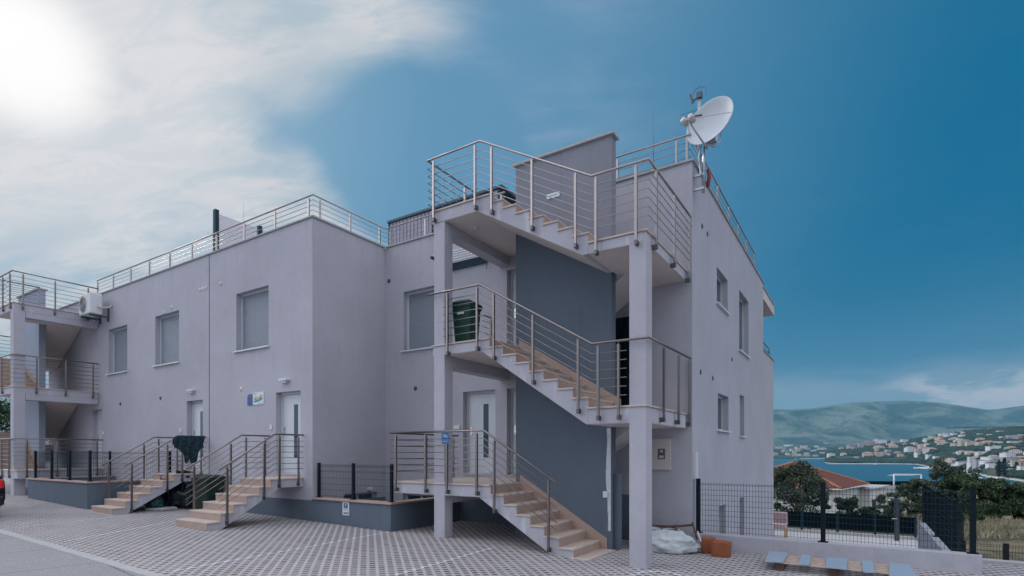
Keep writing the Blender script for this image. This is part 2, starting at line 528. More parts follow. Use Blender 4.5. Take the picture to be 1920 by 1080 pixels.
def town_wall(name, col):
    m, k, p = mat(name)
    tc = k.n('ShaderNodeTexCoord').outputs['UV']
    u, v, _ = k.sep(tc)
    fu = k.m('ABSOLUTE', k.m('SUBTRACT', k.m('FRACT', k.m('DIVIDE', u, 3.4)), 0.5))
    fv = k.m('ABSOLUTE', k.m('SUBTRACT', k.m('FRACT', k.m('DIVIDE', v, 3.0)), 0.5))
    w = k.m('MULTIPLY', k.ss(fu, 0.24, 0.2), k.ss(fv, 0.26, 0.22))
    n = k.noise(pos(k), 0.05, 4)
    c = k.mix(n, tuple(q * 0.9 for q in col), tuple(min(1, q * 1.08) for q in col))
    k.put(p.inputs['Base Color'], k.mix(k.m('MULTIPLY', w, 0.7), c, (0.10, 0.10, 0.12)))
    p.inputs['Roughness'].default_value = 0.85


def camo_mat():
    m, k, p = mat('camo_cloth')
    P = pos(k)
    c = k.mix(k.ss(k.noise(P, 14, 3, 0.5, 0.6), 0.48, 0.52), (0.003, 0.014, 0.021), (0.010, 0.044, 0.058))
    c = k.mix(k.ss(k.noise(P, 22, 3, 0.5, 0.4), 0.62, 0.66), c, (0.03, 0.085, 0.105))
    k.put(p.inputs['Base Color'], c)
    p.inputs['Roughness'].default_value = 0.85
    bump(k, p, k.noise(P, 40, 3), 0.4, 0.01)


for f in (paving_mat, line_mat, road_mat, slab_mat, land_mat, hill_mat, headland_mat, water_mat, roof_mat, camo_mat):
    f()
leaf_mat('leaf_pine', (0.010, 0.024, 0.018), (0.16, 0.20, 0.135), 1.6)
leaf_mat('leaf_bush', (0.008, 0.024, 0.013), (0.115, 0.175, 0.085), 1.4)
leaf_mat('leaf_shrub', (0.018, 0.045, 0.022), (0.07, 0.12, 0.05))
leaf_mat('leaf_far', (0.014, 0.034, 0.026), (0.035, 0.066, 0.042), 0.02)
leaf_mat('leaf_cypress', (0.008, 0.022, 0.018), (0.022, 0.045, 0.032), 0.1)
leaf_mat('grass_dry', (0.09, 0.095, 0.05), (0.42, 0.37, 0.26), 0.8)
TOWN_COL = dict(white=(0.86, 0.86, 0.86), peach=(0.70, 0.57, 0.50), cream=(0.64, 0.56, 0.42), pink=(0.52, 0.36, 0.36), lilac=(0.48, 0.45, 0.50))
for kk, vv in TOWN_COL.items():
    town_wall('town_' + kk, vv)
simple('town_roof_red', (0.46, 0.28, 0.22), 0.9, var=0.15, scale=0.2)
simple('town_roof_grey', (0.50, 0.48, 0.47), 0.9, var=0.1, scale=0.2)


# ------------------------------------------------------------------ mesh and object helpers
def wloc(o):
    v = Vector((0, 0, 0))
    while o is not None:
        v += o.location
        o = o.parent
    return v


class MB:
    def __init__(self):
        self.v, self.f, self.uv = [], [], {}

    def add(self, vs, fs):
        n = len(self.v)
        self.v += [tuple(p) for p in vs]
        self.f += [tuple(i + n for i in f) for f in fs]
        return self

    def box(self, x0, x1, y0, y1, z0, z1):
        x0, x1 = min(x0, x1), max(x0, x1)
        y0, y1 = min(y0, y1), max(y0, y1)
        z0, z1 = min(z0, z1), max(z0, z1)
        return self.add([(x0, y0, z0), (x1, y0, z0), (x1, y1, z0), (x0, y1, z0), (x0, y0, z1), (x1, y0, z1), (x1, y1, z1), (x0, y1, z1)],
                        [(0, 3, 2, 1), (4, 5, 6, 7), (0, 1, 5, 4), (1, 2, 6, 5), (2, 3, 7, 6), (3, 0, 4, 7)])

    def obox(self, c, ax, ay, az, hx, hy, hz):
        """oriented box: centre, three unit axes, half sizes"""
        c, ax, ay, az = Vector(c), Vector(ax), Vector(ay), Vector(az)
        vs = [c + ax * (sx * hx) + ay * (sy * hy) + az * (sz * hz) for sz in (-1, 1) for sx, sy in ((-1, -1), (1, -1), (1, 1), (-1, 1))]
        return self.add(vs, [(0, 3, 2, 1), (4, 5, 6, 7), (0, 1, 5, 4), (1, 2, 6, 5), (2, 3, 7, 6), (3, 0, 4, 7)])

    def quad(self, a, b, c, d):
        return self.add([a, b, c, d], [(0, 1, 2, 3)])

    def prism(self, pts, w0, w1, fn):
        """closed 2-D outline (s, z) swept from w0 to w1; fn(s, z, w) gives the world point"""
        n = len(pts)
        vs = [fn(s, z, w0) for s, z in pts] + [fn(s, z, w1) for s, z in pts]
        fs = [tuple(range(n))[::-1], tuple(range(n, 2 * n))]
        fs += [(i, (i + 1) % n, n + (i + 1) % n, n + i) for i in range(n)]
        return self.add(vs, fs)

    def tube(self, path, r, n=8, cap=True, r1=None):
        P = [Vector(p) for p in path]
        m = len(P)
        rings = []
        for i in range(m):
            d0 = (P[i] - P[i - 1]).normalized() if i else (P[1] - P[0]).normalized()
            d1 = (P[i + 1] - P[i]).normalized() if i < m - 1 else d0
            d = (d0 + d1)
            d = d.normalized() if d.length > 1e-6 else d0
            up = Vector((0, 0, 1)) if abs(d.z) < 0.95 else Vector((1, 0, 0))
            s = d.cross(up).normalized()
            t = s.cross(d).normalized()
            rr = r if r1 is None else r + (r1 - r) * i / (m - 1)
            k = 1.0 / max(0.5, d.dot(d1)) if 0 < i < m - 1 else 1.0
            k = min(k, 1.4)
            rings.append([P[i] + (s * math.cos(2 * math.pi * j / n) * (k if abs(d0.z - d1.z) < 0.05 else 1) + t * math.sin(2 * math.pi * j / n)) * rr for j in range(n)])
        vs = [p for ring in rings for p in ring]
        fs = []
        for i in range(m - 1):
            for j in range(n):
                fs.append((i * n + j, i * n + (j + 1) % n, (i + 1) * n + (j + 1) % n, (i + 1) * n + j))
        if cap:
            fs.append(tuple(range(n))[::-1])
            fs.append(tuple((m - 1) * n + j for j in range(n)))
        return self.add(vs, fs)

    def lathe(self, prof, c, ax, n=24):
        """profile (radius, height) turned about axis ax through c"""
        ax = Vector(ax).normalized()
        up = Vector((0, 0, 1)) if abs(ax.z) < 0.9 else Vector((1, 0, 0))
        s = ax.cross(up).normalized()
        t = s.cross(ax)
        c = Vector(c)
        vs, fs = [], []
        for r, hh in prof:
            for j in range(n):
                a = 2 * math.pi * j / n
                vs.append(c + ax * hh + (s * math.cos(a) + t * math.sin(a)) * max(r, 1e-4))
        for i in range(len(prof) - 1):
            for j in range(n):
                fs.append((i * n + j, (i + 1) * n + j, (i + 1) * n + (j + 1) % n, i * n + (j + 1) % n))
        return self.add(vs, fs)

    def out(self, name, m, parent=None, bevel=0.0, smooth=False, uvs=None, fix=True):
        me = bpy.data.meshes.new(name)
        if parent is not None:
            o0 = wloc(parent)
        else:
            a = np.array(self.v)
            o0 = Vector(((a[:, 0].min() + a[:, 0].max()) / 2, (a[:, 1].min() + a[:, 1].max()) / 2, a[:, 2].min()))
        me.from_pydata([(p[0] - o0.x, p[1] - o0.y, p[2] - o0.z) for p in self.v], [], self.f)
        if fix and len(self.f) < 40000:
            import bmesh
            bm = bmesh.new()
            bm.from_mesh(me)
            bmesh.ops.recalc_face_normals(bm, faces=bm.faces)
            bm.to_mesh(me)
            bm.free()
        me.materials.append(MATS[m])
        if smooth:
            for p in me.polygons:
                p.use_smooth = True
        ob = bpy.data.objects.new(name, me)
        COL.objects.link(ob)
        if parent is not None:
            ob.parent = parent
        else:
            ob.location = o0
        if bevel:
            b = ob.modifiers.new('bevel', 'BEVEL')
            b.width = bevel
            b.segments = 2
            b.limit_method = 'ANGLE'
            b.angle_limit = R(40)
        return ob


def tag(o, label=None, cat=None, group=None, kind=None):
    if label:
        o['label'] = label
    if cat:
        o['category'] = cat
    if group:
        o['group'] = group
    if kind:
        o['kind'] = kind
    return o


def thing(name, label, cat, loc, group=None):
    o = bpy.data.objects.new(name, None)
    o.empty_display_size = 0.2
    COL.objects.link(o)
    o.location = loc
    return tag(o, label, cat, group)


def copy_tree(o, loc=None, parent=None):
    c = o.copy()
    COL.objects.link(c)
    if parent is not None:
        c.parent = parent
    if loc is not None:
        c.location = loc
    for ch in o.children:
        copy_tree(ch, None, c)
    return c


GX = [-70, -23.5, -16.1, -11.65, -8.6, -7.1, -2.92, 60]
GZ = [1.6, 0.34, 0.15, 0.07, 0.01, 0.0, -0.15, -0.17]


def gz(x):
    return float(np.interp(x, GX, GZ))


def wpt(r, t, z=0.0):
    """a point r metres to the right of and t metres ahead of the camera's axis"""
    p = RGT * r + FWD * t
    return Vector((p.x, p.y, z))

# ------------------------------------------------------------------ ground
def yard():
    b = MB()
    xs = [-70, -50, -36, -23.5, -19.8, -16.1, -13.9, -11.65, -10, -8.6, -7.1, -5.7, -4.3, -2.92, -2.81]

    def strip(xl, y0, y1):
        for i in range(len(xl) - 1):
            a, c = xl[i], xl[i + 1]
            b.quad((a, y0, gz(a)), (c, y0, gz(c)), (c, y1, gz(c)), (a, y1, gz(a)))
    strip(xs, 3.78, 11.0)
    strip([-2.81, 0, 1.6], 3.78, 11.0)
    strip([1.6, 3, 5, 9, 14], 3.78, 12.15)
    tag(b.out('paved_yard', 'paving', fix=False), kind='structure')
    r = MB()
    for i in range(len(xs) - 1):
        a, c = xs[i], xs[i + 1]
        r.quad((a, -30, gz(a)), (c, -30, gz(c)), (c, 3.62, gz(c)), (a, 3.62, gz(a)))
    r.quad((-2.81, -30, gz(-2.81)), (60, -30, gz(60)), (60, 3.62, gz(60)), (-2.81, 3.62, gz(-2.81)))
    tag(r.out('road', 'asphalt', fix=False), kind='structure')
    kb = MB()
    for i in range(len(xs) - 1):
        a, c = xs[i], xs[i + 1]
        n = max(1, int((c - a) / 1.0))
        for j in range(n):
            p, q = a + (c - a) * j / n + 0.006, a + (c - a) * (j + 1) / n - 0.006
            kb.add([(p, 3.62, gz(p) + .008), (q, 3.62, gz(q) + .008), (q, 3.78, gz(q) + .008), (p, 3.78, gz(p) + .008),
                    (p, 3.62, gz(p) - .1), (q, 3.62, gz(q) - .1), (q, 3.78, gz(q) - .1), (p, 3.78, gz(p) - .1)],
                   [(0, 1, 2, 3), (0, 4, 5, 1), (1, 5, 6, 2), (2, 6, 7, 3), (3, 7, 4, 0)])
    tag(kb.out('kerb', 'concrete'), kind='structure')
    k2 = MB()
    k2.box(1.62, 3.1, 12.15, 12.35, -0.9, -0.10)
    k2.add([(3.1, 12.15, -.10), (3.1, 12.35, -.10), (6.5, 11.2, -.12), (6.5, 11.0, -.12), (3.1, 12.15, -.9), (3.1, 12.35, -.9), (6.5, 11.2, -.9), (6.5, 11.0, -.9)],
           [(0, 1, 2, 3), (0, 3, 7, 4), (1, 5, 6, 2), (2, 6, 7, 3)])
    tag(k2.out('kerb_wall', 'concrete'), kind='structure')
    # painted parking-bay lines on the ribs of the paving
    ln = MB()

    def line(pts, w=0.09):
        for p, q in zip(pts, pts[1:]):
            n = max(1, int(math.dist(p, q) / 0.5))
            for i in range(n):
                a = [p[j] + (q[j] - p[j]) * i / n for j in (0, 1)]
                c = [p[j] + (q[j] - p[j]) * (i + 1) / n for j in (0, 1)]
                d = Vector((c[0] - a[0], c[1] - a[1])).normalized()
                s = Vector((-d.y, d.x)) * w / 2
                ln.quad((a[0] - s.x, a[1] - s.y, gz(a[0]) + .004), (c[0] - s.x, c[1] - s.y, gz(c[0]) + .004),
                        (c[0] + s.x, c[1] + s.y, gz(c[0]) + .004), (a[0] + s.x, a[1] + s.y, gz(a[0]) + .004))
    line([(-8.4, 3.9), (-8.62, 8.5)])
    line([(-5.66, 4.6), (-5.80, 8.4)])
    line([(-11.5, 6.1), (-11.75, 8.4)])
    line([(-12.4, 4.0), (-13.8, 6.6)])
    line([(-15.2, 4.0), (-15.6, 6.4)])
    line([(-2.95, 5.0), (-2.96, 8.0), (-2.90, 8.30), (-2.75, 8.46), (-2.5, 8.47), (-2.2, 8.36), (-1.7, 8.15), (-1.2, 7.95)])
    tag(ln.out('parking_lines', 'line_paint', fix=False), kind='structure')
    t = MB()
    t.quad((-2.75, 11.1, -1.55), (1.3, 11.1, -1.55), (1.3, 25.9, -1.55), (-2.75, 25.9, -1.55))
    t.quad((1.3, 18.21, -1.55), (1.8, 18.21, -1.55), (1.8, 25.9, -1.55), (1.3, 25.9, -1.55))
    t.box(1.8, 2.0, 18.0, 26.05, -2.6, -1.45)
    t.quad((-14, 20.2, -1.55), (-2.75, 20.2, -1.55), (-2.75, 25.9, -1.55), (-14, 25.9, -1.55))
    t.box(-14, 1.79, 25.75, 26.05, -2.6, -1.49)
    tag(t.out('terrace', 'terrace_slabs'), kind='structure')


yard()


def land_z(a, t):
    """natural ground, by bearing (tangent) and forward distance"""
    prof_t = [0, 8, 22, 30, 36, 45, 60, 118, 160, 300, 560, 700]
    prof_z = [-2.2, -1.95, -1.9, -2.0, -2.5, -3.6, -4.9, -5.2, -9, -21, -37.0, -46]
    z = np.interp(t, prof_t, prof_z)
    left = min(1, max(0, (0.1 - a) / 0.5))
    zl = np.interp(t, [0, 20, 60, 700, 3000], [-1.8, -1.6, -1.2, 10, 60])
    return float(z * (1 - left) + zl * left)


def terrain():
    b = MB()
    As = np.tan(np.linspace(R(-62), R(66), 90))
    Ts = [4, 8, 12, 16, 20, 24, 27, 30, 33, 36, 40, 45, 52, 60, 70, 80, 95, 118, 135, 160, 200, 250, 300, 380, 470, 560, 640, 700]
    for t in Ts:
        for a in As:
            p = wpt(a * t, t)
            nz = noise.noise(Vector((p.x * .12, p.y * .12, 3))) * min(0.35, 0.02 * t) if t > 18 else 0
            b.v.append((p.x, p.y, land_z(a, t) + nz))
    n = len(As)
    for i in range(len(Ts) - 1):
        for j in range(n - 1):
            b.f.append((i * n + j, i * n + j + 1, (i + 1) * n + j + 1, (i + 1) * n + j))
    o = b.out('field', 'dry_field', smooth=True, fix=False)
    tag(o, kind='structure')
    s = MB()
    for i in range(24):
        for j in range(24):
            x0, y0 = -9000 + 800 * i, -1500 + 500 * j
            s.quad((x0, y0, -38), (x0 + 800, y0, -38), (x0 + 800, y0 + 500, -38), (x0, y0 + 500, -38))
    tag(s.out('sea', 'sea_water', fix=False), kind='structure')


terrain()
SEA = -38.0
A = lambda px: (px - 960) / 1019.55
DCX = [A(x) for x in (1440, 1500, 1545, 1560, 1650, 1720, 1745, 1800, 1850, 1920, 2050, 2400)]
DCT = [3900, 3800, 2300, 2080, 2030, 1930, 1500, 1250, 900, 760, 650, 560]
SKX = [A(x) for x in (1440, 1540, 1560, 1590, 1620, 1680, 1740, 1800, 1860, 1920, 2100, 2400)]
SKY = [848, 850, 845, 838, 833, 828, 818, 808, 803, 799, 796, 798]


def head_z(a, t):
    zr = EYE + (850 - np.interp(a, SKX, SKY)) / 1019.55 * 2700 - 6
    dc = np.interp(a, DCX, DCT)
    k = (t - dc) / (2750 - dc) if dc < 2700 else (t - dc) / 1500
    k = min(max(k, 0), 1.2)
    return SEA + (zr - SEA) * k ** 0.85 + (1.5 if k > 0 else -6)


def plain_z(t):
    return EYE + (850 - (861 - 23 * (t - 3900) / 1100)) / 1019.55 * t


def far_lands():
    b = MB()
    As = np.linspace(A(1546), A(2500), 110)
    Ts = list(np.linspace(540, 2000, 74)) + list(np.linspace(2020, 3300, 40))
    for t in Ts:
        for a in As:
            p = wpt(a * t, t)
            z = head_z(a, t)
            if t > 2750:
                z -= (t - 2750) * 0.25
            if z > SEA + 3:
                z += noise.noise(Vector((p.x * .01, p.y * .01, 0))) * 2.5
            b.v.append((p.x, p.y, z))
    n = len(As)
    for i in range(len(Ts) - 1):
        for j in range(n - 1):
            b.f.append((i * n + j, i * n + j + 1, (i + 1) * n + j + 1, (i + 1) * n + j))
    tag(b.out('headland', 'headland_ground', smooth=True, fix=False), kind='structure')
    # the low coast at the foot of the mountains
    b = MB()
    As = np.linspace(A(1100), A(1800), 40)
    Ts = np.linspace(3880, 5400, 30)
    for t in Ts:
        for a in As:
            p = wpt(a * t, t)
            b.v.append((p.x, p.y, plain_z(t) + (noise.noise(Vector((p.x * .004, p.y * .004, 5))) * 4 if t > 3950 else -3)))
    n = len(As)
    for i in range(len(Ts) - 1):
        for j in range(n - 1):
            b.f.append((i * n + j, i * n + j + 1, (i + 1) * n + j + 1, (i + 1) * n + j))
    tag(b.out('coastal_plain', 'headland_ground', smooth=True, fix=False), kind='structure')
    # bare karst mountains
    hx = [A(x) for x in (900, 1300, 1440, 1480, 1520, 1560, 1600, 1650, 1690, 1730, 1780, 1830, 1852, 1870, 1900, 1925, 2000, 2150, 2500, 2900)]
    hy = [772, 764, 767, 768, 766, 760, 755, 752.5, 751, 752, 757, 765, 768, 767, 763, 760, 756, 765, 778, 800]
    b = MB()
    As = np.linspace(A(800), A(2900), 240)
    Ts = np.linspace(5000, 9200, 90)
    for t in Ts:
        for a in As:
            p = wpt(a * t, t)
            top = EYE + (850 - np.interp(a, hx, hy)) / 1019.55 * 7400
            k = (t - 5050) / (7400 - 5050)
            base = plain_z(5000)
            if k < 1:
                kk = max(0, k)
                z = base + (top - base) * (0.55 * kk + 0.45 * kk * kk * (3 - 2 * kk))
                env = min(1, kk * 3) * min(1, (1 - kk) * 4)
                g = noise.fractal(Vector((p.x * .0011, p.y * .0011, 2.0)), 1.0, 2.0, 5)
                rdg = 1 - abs(noise.noise(Vector((p.x * .0013 + 7, p.y * .0007, 4.0)))) * 2
                g2 = noise.fractal(Vector((p.x * .004, p.y * .004, 8.0)), 1.0, 2.0, 4)
                z += env * (g * 95 + rdg * 120 + g2 * 22 - 70)
                # never above the skyline as measured along this bearing
                z = min(z, EYE + (top - EYE) * t / 7400 * (0.985 - 0.03 * (1 - kk)))
            else:
                z = top - (t - 7400) * 0.12 - 0.0
                z = min(z, EYE + (top - EYE) * t / 7400 * 0.99) if t > 7450 else top
            b.v.append((p.x, p.y, z))
    n = len(As)
    for i in range(len(Ts) - 1):
        for j in range(n - 1):
            b.f.append((i * n + j, i * n + j + 1, (i + 1) * n + j + 1, (i + 1) * n + j))
    tag(b.out('hills', 'hill_scrub', smooth=True, fix=False), kind='structure')


far_lands()

# ------------------------------------------------------------------ the apartment building
VF, VB, UR, UC = 8.54, 10.96, -2.81, -11.28      # front plane, set-back plane, right-hand wall, inner corner
L0, L1, L2, M1, M2, TOP = 1.12, 3.94, 6.70, 2.51, 5.34, 7.49
REVEAL = 0.2


def wall_panel(b, axis, c, sgn, a0, a1, z0, z1, holes, depth=REVEAL):
    """outer face of a wall in plane x=c or y=c, facing sgn, with openings and their reveals"""
    al = sorted({a0, a1, *[q for h in holes for q in h[:2] if a0 < q < a1]})
    zl = sorted({z0, z1, *[q for h in holes for q in h[2:] if z0 < q < z1]})
    P = (lambda a, z, d=0.0: (c - sgn * d, a, z)) if axis == 'x' else (lambda a, z, d=0.0: (a, c - sgn * d, z))
    for i in range(len(al) - 1):
        for j in range(len(zl) - 1):
            am, zm = (al[i] + al[i + 1]) / 2, (zl[j] + zl[j + 1]) / 2
            if any(h[0] < am < h[1] and h[2] < zm < h[3] for h in holes):
                continue
            b.quad(P(al[i], zl[j]), P(al[i + 1], zl[j]), P(al[i + 1], zl[j + 1]), P(al[i], zl[j + 1]))
    for h in holes:
        b.quad(P(h[0], h[2]), P(h[0], h[3]), P(h[0], h[3], depth), P(h[0], h[2], depth))
        b.quad(P(h[1], h[2]), P(h[1], h[2], depth), P(h[1], h[3], depth), P(h[1], h[3]))
        b.quad(P(h[0], h[3]), P(h[1], h[3]), P(h[1], h[3], depth), P(h[0], h[3], depth))
        b.quad(P(h[0], h[2]), P(h[0], h[2], depth), P(h[1], h[2], depth), P(h[1], h[2]))


bld = thing('apartment_building', 'pale lavender plastered two storey apartment block with shuttered windows and railed roof terraces', 'building', (-11, 14, 0))

W1 = [(-14.56, -13.07, 4.54, 6.13), (-19.17, -17.67, 4.54, 6.13), (-22.61, -21.14, 4.54, 6.13)]
D1 = [(-12.75, -11.74, 1.20, 3.29), (-17.21, -16.29, 1.20, 3.30), (-24.0, -23.15, 1.20, 3.32)]
b = MB()
wall_panel(b, 'y', VF, -1, -28.2, UC, -0.1, TOP, W1 + D1)
wall_panel(b, 'x', UC, 1, VF, VB, -1.6, TOP, [(9.5, 10.65, 0.0, 0.66)])
b.quad((-28.2, VF, TOP), (-28.2, VF, -.1), (-28.2, 20, -.1), (-28.2, 20, TOP))
b.quad((-28.2, 20.19, -2), (UC, 20.19, -2), (UC, 20.19, TOP), (-28.2, 20.19, TOP))
b.quad((-28.2, VF + .3, 6.72), (UC - .3, VF + .3, 6.72), (UC - .3, 20.19, 6.72), (-28.2, 20.19, 6.72))
b.quad((-28.2, VF + .3, 6.72), (-28.2, VF + .3, TOP), (UC - .3, VF + .3, TOP), (UC - .3, VF + .3, 6.72))
b.out('wall', 'plaster_light', bld, fix=False)

W2 = [(-10.58, -9.15, 4.53, 6.15)]
D2 = [(-8.52, -7.52, 1.20, 3.28), (-7.19, -6.3, 1.20, 3.28), (-7.19, -6.3, 4.02, 6.13)]
GATE = (-5.05, -3.75, 2.56, 5.0)
b = MB()
wall_panel(b, 'y', VB, -1, UC, UR, -1.6, TOP, W2 + D2 + [GATE, (-10.62, -9.5, 0.0, 0.62)])
b.quad((UC, VB + .3, 6.72), (UR - .3, VB + .3, 6.72), (UR - .3, 20.19, 6.72), (UC, 20.19, 6.72))
b.quad((UC, 20.19, -2), (UR, 20.19, -2), (UR, 20.19, TOP), (UC, 20.19, TOP))
b.quad((UC - .3, VB + .3, 6.72), (UC - .3, VB + .3, TOP), (UR - .3, VB + .3, TOP), (UR - .3, VB + .3, 6.72))
b.quad((UR - .3, VB + .3, 6.72), (UR - .3, VB + .3, TOP), (UR - .3, 20.19, TOP), (UR - .3, 20.19, 6.72))
b.quad((GATE[0], VB + REVEAL, GATE[2]), (GATE[1], VB + REVEAL, GATE[2]), (GATE[1], VB + REVEAL, GATE[3]), (GATE[0], VB + REVEAL, GATE[3]))
b.out('wall', 'plaster_light', bld, fix=False)

W3 = [(13.13, 14.35, 5.2, 6.04), (15.87, 17.33, 4.55, 6.2), (13.24, 14.45, 2.27, 3.13), (15.95, 16.62, 2.2, 3.34), (13.33, 14.1, -1.5, 0.47), (15.95, 16.62, -1.3, 0.48)]
b = MB()
wall_panel(b, 'x', UR, 1, VB, 20.19, -1.8, TOP, W3)
wall_panel(b, 'x', UR, 1, 20.19, 22.75, -1.8, 5.22, [])
b.quad((-14, 22.75, -2), (UR, 22.75, -2), (UR, 22.75, 5.22), (-14, 22.75, 5.22))
b.box(UR - .2, UR - .004, 20.2, 22.75, 4.2, 5.22)
b.out('wall', 'plaster_light', bld, fix=False)
b = MB().box(-14, UR + .004, 20.2, 22.95, 6.99, 7.34)
b.out('roof_overhang', 'plaster_soffit', bld)
b = MB().box(-14, UR + .04, 20.2, 23.0, 7.343, 7.385)
b.box(UR - .24, UR + .04, 20.2, 22.8, 5.223, 5.26)
b.out('overhang_coping', 'galvanised', bld)

# parapet copings
b = MB()
b.box(-28.2, UC + .04, VF - .04, VF + .34, TOP, TOP + .04)
b.box(UC - .34, UC + .04, VF + .34, VB - .04, TOP, TOP + .04)
b.box(UC + .04, UR + .04, VB - .04, VB + .34, TOP, TOP + .04)
b.box(UR - .34, UR + .04, VB + .34, 20.25, TOP, TOP + .04)
b.out('coping', 'concrete', bld, bevel=.006)
# dark plinth band, set proud of the wall
b = MB()
b.box(-28.2, UC + .004, VF - .005, VF, -.1, 0.57)
b.box(UC, UC + .005, VF, VB - .006, -1.5, 0.5)
b.box(UC + .006, -3.75, VB - .005, VB, -1.5, -.02)
b.box(-8.9, -3.75, VB - .005, VB, -.019, 0.85)
b.out('plinth', 'plaster_dark', bld)
MB().box(-15.955, -15.93, VF - .004, VF + .0, 0.58, TOP).out('expansion_joint', 'black', bld)


def window(axis, c, sgn, h, shutter=True, sill=True, sash=True):
    """frame > shutter or pane, sill, inside one opening"""
    B = (lambda b, a0, a1, d0, d1, z0, z1: b.box(c - sgn * d0, c - sgn * d1, a0, a1, z0, z1)) if axis == 'x' else \
        (lambda b, a0, a1, d0, d1, z0, z1: b.box(a0, a1, c - sgn * d0, c - sgn * d1, z0, z1))
    a0, a1, z0, z1 = h
    w = 0.055
    b = MB()
    d0, d1 = REVEAL - .06, REVEAL + .03
    B(b, a0, a0 + w, d0, d1, z0, z1)
    B(b, a1 - w, a1, d0, d1, z0, z1)
    B(b, a0 + w, a1 - w, d0, d1, z1 - w, z1)
    B(b, a0 + w, a1 - w, d0, d1, z0, z0 + w)
    if not shutter and sash and a1 - a0 > .9:
        am = (a0 + a1) / 2
        B(b, am - .04, am + .04, d0 + .005, d1, z0 + w, z1 - w)
    f = b.out('window', 'white_pvc', bld)
    b = MB()
    B(b, a0 + w - .01, a1 - w + .01, d0 + .03, d1 + .0, z0 + w - .01, z1 - w + .01)
    b.out('shutter' if shutter else 'pane', 'shutter' if shutter else 'glass_grey', f)
    if sill:
        b = MB()
        B(b, a0 - .08, a1 + .04, -.06, d0, z0 - .035, z0)
        b.out('sill', 'white_metal', f)


for h in W1:
    window('y', VF, -1, h)
for h in W2:
    window('y', VB, -1, h)
for i, h in enumerate(W3):
    window('x', UR, 1, h, shutter=False, sill=i < 4)
b = MB()
window('x', UC, 1, (9.5, 10.65, 0.0, 0.66), shutter=False, sill=False)
window('y', VB, -1, (-10.62, -9.5, 0.0, 0.62), shutter=False, sill=False)


def door(c, h, strip=True):
    a0, a1, z0, z1 = h
    y0, y1 = c + REVEAL - .05, c + REVEAL + .03
    b = MB()
    b.box(a0, a0 + .06, y0, y1, z0, z1)
    b.box(a1 - .06, a1, y0, y1, z0, z1)
    b.box(a0 + .06, a1 - .06, y0, y1, z1 - .06, z1)
    b.box(a0 + .067, a1 - .067, y0 + .012, y1, z0 + .02, z1 - .067)
    b.box(a0, a1, y0 - .02, y1, z0 - .012, z0 + .012)
    d = b.out('door', 'white_pvc', bld, bevel=.003)
    if strip:
        m = a0 + (a1 - a0) * .60
        MB().box(m - .075, m + .075, y0 + .004, y0 + .012, z0 + .42, z1 - .32).out('glass_strip', 'glass_dark', d)
    hx = a0 + .14
    g = MB().box(hx - .02, hx + .02, y0 + .0, y0 + .012, z0 + .98, z0 + 1.2)
    g.tube([(hx, y0 - .04, z0 + 1.05), (hx + .12, y0 - .04, z0 + 1.05)], .01, 8)
    g.tube([(hx, y0, z0 + 1.05), (hx, y0 - .045, z0 + 1.05)], .009, 8)
    g.out('handle', 'steel_bright', d)
    MB().box(a0, a1, c - .005, y0 - .021, z0 - .05, z0 - .013).out('threshold', 'stone', d)


for h in D1:
    door(VF, h)
for i, h in enumerate(D2):
    door(VB, h, strip=i == 0)

# small fittings on the walls
for x, y, z in ((-12.33, VF, 3.58), (-16.87, VF, 3.59), (-23.6, VF, 3.62)):
    b = MB().box(x - .16, x + .16, y - .11, y, z - .02, z + .035)
    b.box(x - .10, x + .10, y - .08, y, z - .07, z - .02)
    b.out('wall_lamp', 'white_metal', bld, bevel=.008)
for x, y, z in ((-12.94, VF, 2.40), (-17.53, VF, 2.42), (-22.98, VF, 2.45)):
    MB().box(x - .045, x + .045, y - .03, y, z - .06, z + .06).out('doorbell', 'white_metal', bld, bevel=.008)
MB().box(-8.81, -8.61, VB - .035, VB, 2.33, 2.43).out('doorbell', 'white_metal', bld, bevel=.008)
for x, z, up in ((-16.30, 6.55, 0), (-16.12, 6.56, 0), (-16.46, 6.55, 0), (-15.36, 6.55, 0), (-18.11, 6.28, 0), (-18.6, 6.18, 0), (-14.33, 3.49, 0), (-18.82, 3.49, 1), (-21.65, 3.44, 1)):
    b = MB().lathe([(.001, .028), (.03, .028), (.055, .012), (.06, 0)], (x, VF, z), (0, -1, 0), 16)
    b.out('vent_cap', 'steel_dark' if up else 'plaster_soffit', bld, smooth=True)
for x, z in ((-11.13, 6.55), (-10.14, 3.48)):
    MB().lathe([(.001, .02), (.05, .02), (.06, 0)], (x, VB, z), (0, -1, 0), 16).out('vent_cap', 'steel_dark', bld, smooth=True)
for y, z in ((11.73, 6.48), (12.20, 6.48), (11.60, 3.41), (12.70, 3.41), (14.85, 4.14)):
    MB().lathe([(.001, .015), (.05, .015), (.055, 0)], (UR, y, z), (1, 0, 0), 16).out('vent_cap', 'steel_dark', bld, smooth=True)
MB().box(UR, UR + .06, VB + .10, VB + .22, 1.2, 1.75).out('junction_box', 'white_metal', bld, bevel=.006)


